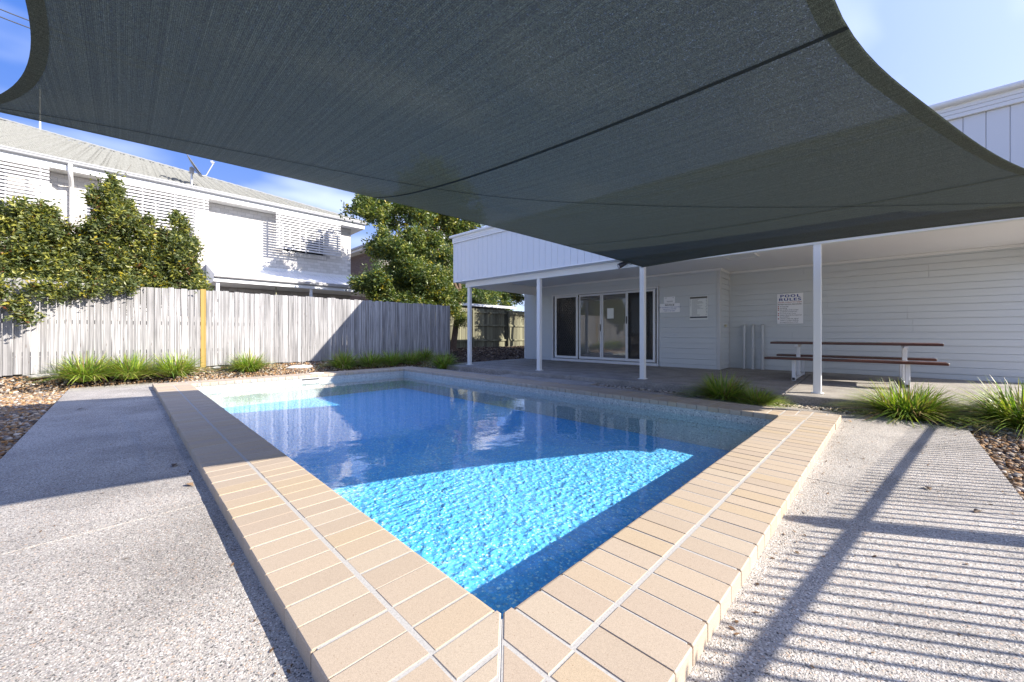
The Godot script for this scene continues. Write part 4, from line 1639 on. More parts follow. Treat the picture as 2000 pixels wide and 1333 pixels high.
	# lower skillion roof with its gutter
	var low := base_under(h, "lower_roof", o)
	var m := MB.new()
	var rise := 3.36 - 2.85
	var xx := 2.06
	while xx < 8.3:
		var a := Vector3(xx, 2.85, zw + 1.62)
		var c := Vector3(xx, 3.36, zw)
		var r := Vector3(0.155, 0, 0)
		var nn := Vector3(0, 1.62, rise).normalized()
		m.quad(a, a + r, c + r, c, nn)
		m.quad(a + r, a + r + Vector3(0.015, 0.022, 0), c + r + Vector3(0.015, 0.022, 0), c + r, (nn - Vector3(0.8, 0, 0)).normalized())
		m.quad(a + r + Vector3(0.015, 0.022, 0), a + r + Vector3(0.035, 0.022, 0), c + r + Vector3(0.035, 0.022, 0), c + r + Vector3(0.015, 0.022, 0), nn)
		m.quad(a + r + Vector3(0.035, 0.022, 0), a + r + Vector3(0.05, 0, 0), c + r + Vector3(0.05, 0, 0), c + r + Vector3(0.035, 0.022, 0), (nn + Vector3(0.8, 0, 0)).normalized())
		xx += 0.205
	put(low, "roof_sheet", m.mesh(M.metal_roof))
	part_box(low, "flashing", Vector3(2.04, 3.345, zw + 0.001), Vector3(8.3, 3.46, zw + 0.03), M.metal_roof, 0.003)
	part_box(low, "fascia", Vector3(2.05, 2.60, zw + 1.60), Vector3(8.3, 2.74, zw + 1.618), M.fascia, 0.002)
	m = MB.new()
	m.extrude(gp, Vector3(2.03, 2.73, zw + 1.62) + Vector3.ZERO, Vector3.BACK, Vector3.UP, Vector3(6.4, 0, 0))
	put(low, "gutter", m.mesh(M.screen))
	m = MB.new()
	m.extrude(PackedVector2Array([Vector2(0, 2.60), Vector2(1.62, 2.60), Vector2(1.62, 2.86), Vector2(0, 3.37)]), Vector3(2.03, 0, zw), Vector3.BACK, Vector3.UP, Vector3(0.02, 0, 0))
	put(low, "end_panel", m.mesh(M.fascia))
	part_box(low, "lining", Vector3(2.06, 2.60, zw + 0.01), Vector3(8.3, 2.615, zw + 1.598), M.fascia, 0.0)
	for px in [2.1, 4.9, 8.1]:
		part_box(low, "post", Vector3(px, 0.1, zw + 1.46), Vector3(px + 0.09, 2.599, zw + 1.55), M.fascia)
	m = MB.new()
	m.tube([Vector3(3.85, 0.1, zw + 1.3), Vector3(3.85, 2.59, zw + 1.3)], [0.022, 0.022], 8)
	put(low, "pole", m.mesh(M.old_paling[0]))
	# satellite dish
	var d := thing("satellite_dish", "grey satellite dish on a short mast at the house's gutter", "satellite dish", Vector3(1.62, 5.80, -16.75))
	var rt := Vector3(0.703, 0, 0.711)
	m = MB.new()
	m.tube([Vector3(0, -0.05, 0), Vector3(0, 0.62, 0)], [0.03, 0.03], 10)
	put(d, "mast", m.mesh(M.steel))
	var fwd := Vector3(0.711, 0, -0.703)
	var nrm := (rt * 0.82 + Vector3.UP * 0.57 + fwd * 0.40).normalized()
	var e1 := (Vector3.UP * 0.82 - rt * 0.57 + fwd * 0.0).normalized()
	e1 = (e1 - nrm * e1.dot(nrm)).normalized()
	var e2 := nrm.cross(e1).normalized()
	var cd := Vector3(0.02, 0.76, 0) + rt * 0.02
	m = MB.new()
	for ring in 5:
		for k in 28:
			var q := []
			for t in [[ring, k], [ring, k + 1], [ring + 1, k + 1], [ring + 1, k]]:
				var rr: float = 0.44 * t[0] / 5.0
				var a: float = TAU * t[1] / 28.0
				q.append(cd + e1 * rr * cos(a) + e2 * rr * 0.9 * sin(a) + nrm * rr * rr * 0.35)
			m.quad(q[0], q[1], q[2], q[3], nrm)
	put(d, "reflector", m.mesh(mat(0.16, 0.165, 0.17, 0.5)))
	m = MB.new()
	var foot := cd - e1 * 0.42 + nrm * 0.02
	var head := cd + nrm * 0.62 - e1 * 0.10
	m.tube([cd - nrm * 0.05, foot, foot + nrm * 0.16 - e1 * 0.03, head], [0.02, 0.02, 0.018, 0.016], 8)
	put(d, "arm", m.mesh(M.gutter))
	m = MB.new()
	m.tube([head - nrm * 0.02, head - nrm * 0.09], [0.05, 0.06], 10)
	m.tube([head - nrm * 0.05 + e1 * 0.05 + rt * 0.05, head - nrm * 0.12 + e1 * 0.06 + rt * 0.05], [0.035, 0.04], 10)
	put(d, "receiver", m.mesh(M.gutter))
	part_box(d, "bracket", Vector3(-0.06, 0.52, -0.07), Vector3(0.06, 0.70, 0.07), M.gutter, 0.006)
	# aerial mast on the far hip
	var am := thing("aerial_mast", "thin pale aerial mast standing on the tiled roof at far left", "mast", Vector3(-2.57, 9.75, -26.6))
	m = MB.new()
	m.tube([Vector3(0, -0.2, 0), Vector3(0, 0.45, 0), Vector3(0, 1.9, 0)], [0.035, 0.03, 0.022], 8)
	put(am, "pole", m.mesh(M.fascia))
	# power lines
	for k in [[Vector3(-7.2, 13.6, -24.0), Vector3(3.5, 14.9, -27.0), "upper dark power line crossing the sky at top left"], [Vector3(-7.2, 13.3, -24.0), Vector3(3.5, 14.6, -27.0), "lower dark power line crossing the sky at top left"]]:
		m = MB.new()
		var pts := []
		var rad := []
		for t in 9:
			var p: Vector3 = (k[0] as Vector3).lerp(k[1], t / 8.0)
			p.y -= 0.35 * (1.0 - pow(t / 4.0 - 1.0, 2))
			pts.append(p)
			rad.append(0.022)
		m.tube(pts, rad, 6)
		tag(put(self, "power_line", m.mesh(M.black)), k[2], "power line", "power lines")


func build_far_houses() -> void:
	var h := thing("brown_brick_house", "brown brick house with white eave half hidden by the tree", "house", Vector3(10.1, 0.2, -28.0))
	part_box(h, "wall_core", Vector3(0.0, 0, -8.0), Vector3(9.0, 5.55, 7.5), M.pale_mortar, 0.0)
	var brick := box_mesh(Vector3(0.022, 0.105, 0.27), 0.003)
	var spots := []
	for row in 46:
		var y := 0.25 + row * 0.115
		var z := -7.5 + (0.14 if row % 2 else 0.0)
		while z < 7.4:
			spots.append(Transform3D(Basis.IDENTITY, Vector3(-0.006, y, z)))
			z += 0.28
	copies(h, "brickwork", brick, spots, M.brown_brick)
	part_box(h, "soffit", Vector3(-0.45, 5.55, -8.4), Vector3(9.4, 5.58, 7.9), M.fascia, 0.0)
	part_box(h, "fascia", Vector3(-0.47, 5.54, -8.4), Vector3(-0.45, 5.76, 7.9), M.fascia, 0.0)
	part_box(h, "gutter", Vector3(-0.57, 5.66, -8.4), Vector3(-0.472, 5.78, 7.9), M.gutter, 0.02)
	var m := MB.new()
	m.extrude(PackedVector2Array([Vector2(-0.55, 5.76), Vector2(9.5, 5.76), Vector2(4.5, 7.7)]), Vector3(0, 0, 7.9), Vector3.RIGHT, Vector3.UP, Vector3(0, 0, -16.3))
	put(h, "roof", m.mesh(M.gutter))
	# low pale building beyond the second fence
	var c := thing("garden_shed", "low shed with pale metal roof beyond the shaded fence", "shed", Vector3(13.2, 0.2, -15.6))
	part_box(c, "wall", Vector3(-2.3, 0, -1.8), Vector3(2.0, 2.15, 0), M.dark, 0.0)
	m = MB.new()
	m.extrude(PackedVector2Array([Vector2(0.4, 2.20), Vector2(0.4, 2.25), Vector2(-2.0, 2.50), Vector2(-2.0, 2.45)]), Vector3(-2.6, 0, 0), Vector3.BACK, Vector3.UP, Vector3(5.0, 0, 0))
	put(c, "roof", m.mesh(M.gutter))
	part_box(c, "gutter", Vector3(-2.6, 2.12, 0.40), Vector3(2.4, 2.22, 0.48), M.fascia, 0.01)


# ---------------------------------------------------------------- plants

# leaves set along short twigs inside the given lumps [centre, radius x, radius y, radius z, twigs]
func crown_mesh(lumps: Array, leaf: float, per_twig: int, palettes: Array, seed_: int, droop := 0.0) -> ArrayMesh:
	var r := RandomNumberGenerator.new()
	r.seed = seed_
	var b := MB.new()
	b.with_color = true
	for l in lumps:
		var c: Vector3 = l[0]
		var rad := Vector3(l[1], l[2], l[3])
		for t in l[4]:
			var d := Vector3(r.randfn(), r.randfn(), r.randfn()).normalized()
			var k := pow(r.randf(), 0.42)
			k *= 1.0 + 0.16 * sin(d.x * 7.0 + seed_) * sin(d.y * 6.0 + 1.3) + 0.1 * sin(d.z * 9.0)
			var tip := c + d * rad * k
			var grow := (d + Vector3(0, 0.75 - droop, 0) + Vector3(r.randfn(), r.randfn(), r.randfn()) * 0.35).normalized()
			var start := tip - grow * leaf * r.randf_range(2.2, 4.2)
			var pal: Array = palettes[0]
			var roll := r.randf()
			for q in range(1, palettes.size()):
				if roll < palettes[q][0]:
					pal = palettes[q][1]
					break
			for i in per_twig:
				var f := float(i) / maxi(per_twig - 1, 1)
				var at := start.lerp(tip, f) + Vector3(r.randfn(), r.randfn(), r.randfn()) * leaf * 0.22
				var out := (grow * 0.5 + Vector3(r.randfn(), r.randfn() * 0.6 - droop, r.randfn())).normalized()
				var side := out.cross(Vector3(r.randfn(), r.randfn() + 1.0, r.randfn())).normalized()
				var up := side.cross(out).normalized()
				var s := leaf * r.randf_range(0.65, 1.15)
				var p0 := at
				var p1 := at + out * s * 0.45 + side * s * 0.22 + up * s * 0.05
				var p2 := at + out * s - up * s * 0.08
				var p3 := at + out * s * 0.45 - side * s * 0.22 + up * s * 0.05
				var col: Color = pal[r.randi() % pal.size()]
				var g := r.randf_range(0.75, 1.25)
				b.color = Color(col.r * g, col.g * g, col.b * g)
				var n1 := (p1 - p0).cross(p2 - p0).normalized()
				var n2 := (p2 - p0).cross(p3 - p0).normalized()
				b.tri(p0, p1, p2, n1)
				b.tri(p0, p2, p3, n2)
	return b.mesh(M.leaf)


func limbs(parent: Node, root: Vector3, fork: Vector3, ends: Array, r0: float, seed_: int) -> void:
	var r := RandomNumberGenerator.new()
	r.seed = seed_
	var m := MB.new()
	var mid := (root + fork) * 0.5 + Vector3(r.randfn(), 0, r.randfn()) * 0.06
	m.tube([root, mid, fork], [r0, r0 * 0.85, r0 * 0.72], 10)
	put(parent, "trunk", m.mesh(M.bark))
	for e in ends:
		var b := MB.new()
		var q: Vector3 = e
		var k := (fork + q) * 0.5 + Vector3(r.randfn(), r.randfn() + 0.6, r.randfn()) * 0.12
		b.tube([fork - (fork - root).normalized() * 0.05, k, q], [r0 * 0.62, r0 * 0.38, r0 * 0.10], 7)
		for i in 5:
			var s := k.lerp(q, r.randf())
			b.tube([s, s + Vector3(r.randfn(), absf(r.randfn()), r.randfn()) * 0.22, s + Vector3(r.randfn(), absf(r.randfn()) + 0.3, r.randfn()) * 0.4], [r0 * 0.14, r0 * 0.09, r0 * 0.03], 5, false)
		put(parent, "branch", b.mesh(M.bark))


# each big lump as several small ones, so that a crown has hollows and an uneven outline
func broken(lumps: Array, count: int, seed_: int) -> Array:
	var r := RandomNumberGenerator.new()
	r.seed = seed_
	var out := []
	for l in lumps:
		var rad := Vector3(l[1], l[2], l[3])
		for i in count:
			var d := Vector3(r.randfn(), r.randfn(), r.randfn()).normalized() * pow(r.randf(), 0.5) * 0.85
			var k := r.randf_range(0.36, 0.58)
			out.append([l[0] + d * rad, rad.x * k, rad.y * k, rad.z * k, int(l[4] * 1.5 / count)])
	return out


# many small lumps of foliage filling the outline top (x, y), above low, round a plant that stands at foot
func mass(top: Array, low: float, foot: Vector3, extra: Array, seed_: int) -> Array:
	var r := RandomNumberGenerator.new()
	r.seed = seed_
	var out := []
	var x: float = top[0].x
	while x < top[-1].x:
		var y_top := 0.0
		for i in top.size() - 1:
			if x >= top[i].x and x <= top[i + 1].x:
				y_top = lerpf(top[i].y, top[i + 1].y, (x - top[i].x) / maxf(top[i + 1].x - top[i].x, 0.01))
		var y := low + r.randf() * 0.15
		while y < y_top:
			var near_top := clampf((y_top - y) / 0.9, 0.0, 1.0)
			var rad := lerpf(0.10, 0.27, near_top) * r.randf_range(0.8, 1.25)
			for side in 2:
				var z := foot.z + r.randf_range(-0.30, 0.45) * lerpf(0.35, 1.0, near_top)
				out.append([Vector3(x + r.randf_range(-0.1, 0.1), minf(y, y_top - rad * 0.5), z) - foot, rad, rad * r.randf_range(0.8, 1.3), rad, int(30 * rad / 0.25) + 6])
			y += rad * 0.95
		x += r.randf_range(0.15, 0.24)
	for e in extra:
		out.append([e - foot, 0.22, 0.20, 0.13, 34])
	return out


func build_trees() -> void:
	var green := [Color(0.085, 0.115, 0.038), Color(0.11, 0.14, 0.048), Color(0.14, 0.165, 0.062), Color(0.065, 0.092, 0.033), Color(0.18, 0.20, 0.09)]
	var olive := [Color(0.25, 0.255, 0.05), Color(0.31, 0.30, 0.055), Color(0.20, 0.22, 0.048)]
	var gold := [Color(0.34, 0.27, 0.015), Color(0.27, 0.24, 0.02), Color(0.40, 0.31, 0.02)]
	var rust := [Color(0.14, 0.075, 0.025), Color(0.10, 0.075, 0.025), Color(0.17, 0.06, 0.03)]
	var pal := [green, [0.025, gold], [0.045, rust], [0.36, olive]]
	# three loose shrubs behind the fence on the left, spilling over it
	var kinds := [
		["broad leafy shrub at far left hanging over the grey fence", Vector3(-1.6, 0.22, -11.25), [Vector2(-2.9, 2.9), Vector2(-2.2, 3.3), Vector2(-1.53, 3.16), Vector2(-1.36, 3.36), Vector2(-1.18, 3.30), Vector2(-0.94, 3.36), Vector2(-0.76, 2.92), Vector2(-0.5, 2.5)], [Vector3(-1.75, 1.75, -10.42), Vector3(-1.42, 1.72, -10.40), Vector3(-1.25, 1.52, -10.36), Vector3(-1.17, 1.28, -10.33), Vector3(-1.05, 1.78, -10.42), Vector3(-0.82, 1.70, -10.42), Vector3(-0.62, 1.78, -10.45)]],
		["tall pointed shrub left of the dish against the house", Vector3(-0.12, 0.22, -11.35), [Vector2(-0.72, 2.7), Vector2(-0.55, 3.05), Vector2(-0.42, 3.35), Vector2(-0.32, 3.95), Vector2(-0.18, 4.16), Vector2(-0.02, 4.0), Vector2(0.11, 3.6), Vector2(0.30, 3.5), Vector2(0.45, 3.0), Vector2(0.6, 2.6)], [Vector3(-0.38, 1.82, -10.45), Vector3(-0.12, 1.86, -10.47), Vector3(0.12, 1.95, -10.48)]],
		["small twin topped shrub beside the house's lower roof end", Vector3(0.8, 0.22, -11.35), [Vector2(0.35, 2.7), Vector2(0.48, 3.2), Vector2(0.62, 3.1), Vector2(0.76, 3.2), Vector2(0.88, 3.68), Vector2(0.98, 3.4), Vector2(1.12, 2.9), Vector2(1.26, 2.3)], [Vector3(1.12, 2.02, -10.75)]],
	]
	var n := 0
	for k in kinds:
		var s := thing("shrub", k[0], "shrub", k[1])
		put(s, "crown", crown_mesh(mass(k[2], 1.75, k[1], k[3], 101 + n), 0.082, 11, pal, 101 + n))
		var top: Array = k[2]
		var ends := []
		for i in [1, top.size() / 2, top.size() - 3]:
			ends.append(Vector3(top[i].x, top[i].y - 0.25, k[1].z) - k[1])
		limbs(s, Vector3(0, -0.1, 0), Vector3(0.0, 1.0, 0), ends, 0.05, n)
		n += 1
	# the tree at the fence's end
	var fresh := [Color(0.24, 0.26, 0.055), Color(0.31, 0.31, 0.075), Color(0.19, 0.225, 0.05)]
	var deep := [Color(0.07, 0.115, 0.038), Color(0.09, 0.138, 0.046), Color(0.115, 0.16, 0.054), Color(0.054, 0.092, 0.033)]
	var pal2 := [deep, [0.30, fresh], [0.34, gold], [0.55, [Color(0.12, 0.155, 0.042), Color(0.14, 0.17, 0.05)]]]
	var w := thing("leaning_tree", "large leafy tree leaning over the fence's end beside the pavilion", "tree", Vector3(8.55, 0.28, -12.1))
	put(w, "crown", crown_mesh(broken([[Vector3(-1.9, 2.85, 0.0), 0.95, 0.85, 0.9, 868], [Vector3(-2.2, 3.6, -0.3), 0.8, 0.75, 0.9, 666], [Vector3(-1.0, 3.8, 0.1), 1.1, 0.9, 1.0, 930], [Vector3(-0.3, 2.6, 0.1), 1.0, 0.8, 0.9, 775], [Vector3(-2.9, 2.35, 0.1), 0.75, 0.5, 0.7, 465], [Vector3(-1.6, 1.95, 0.3), 1.4, 0.45, 0.6, 760], [Vector3(-0.2, 1.9, 0.35), 1.0, 0.5, 0.6, 520], [Vector3(-0.9, 2.7, 0.4), 1.5, 0.8, 0.7, 700]], 10, 104), 0.12, 12, pal2, 104))
	put(w, "crown", crown_mesh(broken([[Vector3(-1.9, 5.1, -1.1), 1.0, 1.0, 1.0, 360], [Vector3(-0.6, 5.6, -0.9), 1.4, 1.3, 1.3, 760], [Vector3(0.9, 5.0, -0.6), 1.5, 1.3, 1.3, 860], [Vector3(-2.75, 5.3, -1.2), 0.6, 0.6, 0.6, 80], [Vector3(0.3, 6.4, -0.5), 1.8, 0.9, 1.2, 560]], 9, 105), 0.135, 12, pal2, 105))
	limbs(w, Vector3(0.30, -0.3, 0.1), Vector3(0.85, 2.2, -0.1), [Vector3(1.15, 3.6, -0.3), Vector3(-1.9, 3.2, 0), Vector3(-0.9, 5.2, -0.8), Vector3(0.9, 4.9, -0.6), Vector3(-2.6, 2.6, 0.1)], 0.13, 4)
	put(w, "drooping_spray", crown_mesh([[Vector3(0.55, 1.25, 0.35), 0.5, 0.42, 0.3, 170]], 0.08, 9, [fresh, [0.5, deep]], 106, 0.4))
	# darker tree behind the second fence
	var x := thing("shade_tree", "dark spreading tree over the shaded fence, seen under the pavilion roof", "tree", Vector3(14.4, 0.3, -10.4))
	put(x, "crown", crown_mesh(broken([[Vector3(-1.2, 3.0, 0.1), 1.4, 0.95, 1.1, 900], [Vector3(-0.9, 3.9, -0.4), 1.6, 1.1, 1.2, 900], [Vector3(-2.2, 2.75, -1.5), 1.2, 0.55, 0.8, 420], [Vector3(0.3, 4.8, 0), 2.2, 1.2, 1.5, 420], [Vector3(0.2, 2.8, -1.6), 1.4, 0.6, 0.8, 300]], 7, 107), 0.11, 10, pal2, 107))
	limbs(x, Vector3(0, -0.3, 0), Vector3(0.1, 1.6, 0), [Vector3(-1.2, 3.0, 0.1), Vector3(0, 4.6, 0), Vector3(-1.9, 2.7, -1.3)], 0.14, 5)
	var y := thing("background_tree", "dense dark green tree rising behind the shaded fence and the shed", "tree", Vector3(13.9, 0.2, -18.9))
	put(y, "crown", crown_mesh(broken([[Vector3(-3.6, 3.0, 0.3), 2.0, 1.6, 1.4, 560], [Vector3(-1.0, 3.6, 0.3), 2.2, 2.0, 1.6, 620], [Vector3(1.6, 3.2, 0.2), 2.0, 1.8, 1.5, 520], [Vector3(-0.5, 5.6, 0), 3.0, 1.6, 1.8, 480], [Vector3(4.2, 3.4, 0.0), 2.0, 1.9, 1.5, 420]], 7, 108), 0.17, 10, [deep, [0.2, fresh]], 108))
	limbs(y, Vector3(0, -0.3, 0), Vector3(0.1, 1.6, 0), [Vector3(-3.0, 3.2, 0.2), Vector3(0, 5.0, 0), Vector3(1.8, 3.3, 0.2)], 0.18, 6)


func tussock_mesh(blades: int, high: float, spread: float, cols: Array, seed_: int, width := 0.007) -> ArrayMesh:
	var r := RandomNumberGenerator.new()
	r.seed = seed_
	var b := MB.new()
	b.with_color = true
	for i in blades:
		var a := r.randf() * TAU
		var root := Vector3(cos(a), 0, sin(a)) * 0.16 * sqrt(r.randf())
		var aa := a + r.randfn() * 0.5
		var out := Vector3(cos(aa), 0, sin(aa))
		var lean := pow(r.randf(), 0.75) * 0.92 + 0.08
		var len := high * r.randf_range(0.75, 1.25)
		var col: Color = cols[r.randi() % cols.size()]
		var g := r.randf_range(0.75, 1.25)
		b.color = Color(col.r * g, col.g * g, col.b * g)
		var side := Vector3(-out.z, 0, out.x).rotated(Vector3.UP, r.randfn() * 0.4)
		var prev := root
		var wv := side * width * r.randf_range(0.6, 1.1)
		var seg := 6
		for k in range(1, seg + 1):
			var t := float(k) / seg
			var p := root + out * spread * lean * (t * 0.55 + 0.45 * t * t) + Vector3.UP * len * (t - lean * lean * 0.98 * t * t) * (1.0 - 0.12 * lean)
			var w2 := side * width * (1.0 - t * t) * 0.9 + side * 0.0006
			var nn := (p - prev).cross(side).normalized()
			if nn.y < 0:
				nn = -nn
			b.tri(prev - wv, prev + wv, p + w2, nn)
			b.tri(prev - wv, p + w2, p - w2, nn)
			prev = p
			wv = w2
	return b.mesh(M.leaf)


func build_tussocks() -> void:
	var grass := [Color(0.22, 0.34, 0.05), Color(0.29, 0.41, 0.055), Color(0.36, 0.46, 0.055), Color(0.17, 0.28, 0.05), Color(0.40, 0.46, 0.08), Color(0.13, 0.23, 0.05), Color(0.44, 0.38, 0.17), Color(0.30, 0.20, 0.09)]
	var far := []
	for i in 3:
		far.append(tussock_mesh(640, 0.54, 0.74, grass, 200 + i, 0.008))
	var dim := []
	for i in 3:
		dim.append(tussock_mesh(560, 0.52, 0.70, grass, 210 + i, 0.008))
	var near := []
	for i in 3:
		near.append(tussock_mesh(900, 0.45, 0.76, grass, 220 + i, 0.0068))
	var spots := [
		[Vector3(-0.47, 0.09, -10.2), far[0], 1.05, "sunlit grass tussock at far left beside the deck's end"],
		[Vector3(0.09, 0.09, -10.18), far[1], 1.0, "middle of three sunlit grass tussocks along the fence"],
		[Vector3(0.73, 0.09, -10.12), far[2], 1.0, "sunlit grass tussock just left of the yellow paling"],
		[Vector3(1.95, 0.09, -10.08), far[0], 0.95, "lone sunlit grass tussock right of the yellow paling"],
		[Vector3(3.92, 0.05, -9.85), dim[0], 1.02, "shaded grass tussock first right of the pale rock"],
		[Vector3(4.62, 0.05, -9.85), dim[1], 0.95, "second shaded grass tussock from the pale rock"],
		[Vector3(5.22, 0.05, -9.85), dim[2], 0.95, "third shaded grass tussock from the pale rock"],
		[Vector3(5.80, 0.05, -9.85), dim[0], 0.9, "fourth shaded grass tussock behind the pool's far corner"],
		[Vector3(6.45, 0.10, -10.15), dim[1], 0.9, "shaded grass tussock close against the fence's right end"],
		[Vector3(6.18, -0.02, -8.75), dim[2], 1.0, "round shaded grass tussock beside the farthest pavilion post"],
		[Vector3(6.14, -0.04, -1.75), near[2], 0.95, "dark green grass tussock in the pebble bed left of the near post"],
		[Vector3(6.02, -0.04, -1.30), near[2], 0.62, "small grass tussock at the shadow edge in the pebble bed"],
		[Vector3(6.26, -0.04, 0.12), near[0], 1.02, "bright green grass tussock in front of the picnic table"],
		[Vector3(6.45, -0.04, 0.98), near[1], 1.18, "large bright grass tussock at the right edge by the gravel"],
		[Vector3(6.9, -0.04, 1.35), near[0], 1.05, "rearmost bright grass tussock at the right edge"],
	]
	var k := 0
	for s in spots:
		var o := thing("grass_tussock", s[3], "grass tussock", s[0], k * 1.3, "grass tussocks round the pool")
		var m: Mesh = s[1]
		var part := put(o, "blades", m, null, Vector3.ZERO, Basis.from_scale(Vector3(1.0, 0.86, 1.0) * s[2]))
		stuff(part)
		k += 1


# ---------------------------------------------------------------- gravel and small things

func stone_mesh(seed_: int) -> ArrayMesh:
	var r := RandomNumberGenerator.new()
	r.seed = seed_
	var s := SphereMesh.new()
	s.radial_segments = 9
	s.rings = 5
	s.radius = 0.5
	s.height = 1.0
	var a := s.get_mesh_arrays()
	var v: PackedVector3Array = a[Mesh.ARRAY_VERTEX]
	var f := noise(seed_, 1.1, 2)
	var sc := Vector3(r.randf_range(0.85, 1.25), r.randf_range(0.5, 0.72), r.randf_range(0.65, 0.95))
	for i in v.size():
		var d := v[i].normalized()
		v[i] = d * (0.5 + 0.16 * f.get_noise_3dv(d * 1.4 + Vector3.ONE * seed_)) * sc
	a[Mesh.ARRAY_VERTEX] = v
	var st := SurfaceTool.new()
	st.create_from_arrays(a)
	st.generate_normals()
	return st.commit()


func scatter(called: String, label: String, count: int, pick: Callable, lo: float, hi: float, cols: Array, seed_: int) -> void:
	var r := RandomNumberGenerator.new()
	r.seed = seed_
	var shapes := 4
	var lists := []
	for i in shapes:
		lists.append([])
	for i in count:
		var p: Vector3 = pick.call(r)
		if p.y < -5:
			continue
		var s := lerpf(lo, hi, pow(r.randf(), 1.5))
		var b := Basis.from_euler(Vector3(r.randf_range(-0.5, 0.5), r.randf() * TAU, r.randf_range(-0.5, 0.5))).scaled(Vector3.ONE * s)
		var c: Color = cols[r.randi() % cols.size()]
		var g := r.randf_range(0.7, 1.25)
		lists[i % shapes].append([Transform3D(b, p + Vector3(0, s * r.randf_range(0.02, 0.24), 0)), Color(c.r * g, c.g * g, c.b * g)])
	for k in shapes:
		var mm := MultiMesh.new()
		mm.transform_format = MultiMesh.TRANSFORM_3D
		mm.use_colors = true
		mm.mesh = stone_mesh(seed_ * 10 + k)
		mm.instance_count = lists[k].size()
		for i in lists[k].size():
			mm.set_instance_transform(i, lists[k][i][0])
			mm.set_instance_color(i, lists[k][i][1])
		var o := MultiMeshInstance3D.new()
		o.name = called
		o.multimesh = mm
		o.material_override = M.stone
		add_child(o, true)
		stuff(o, label)


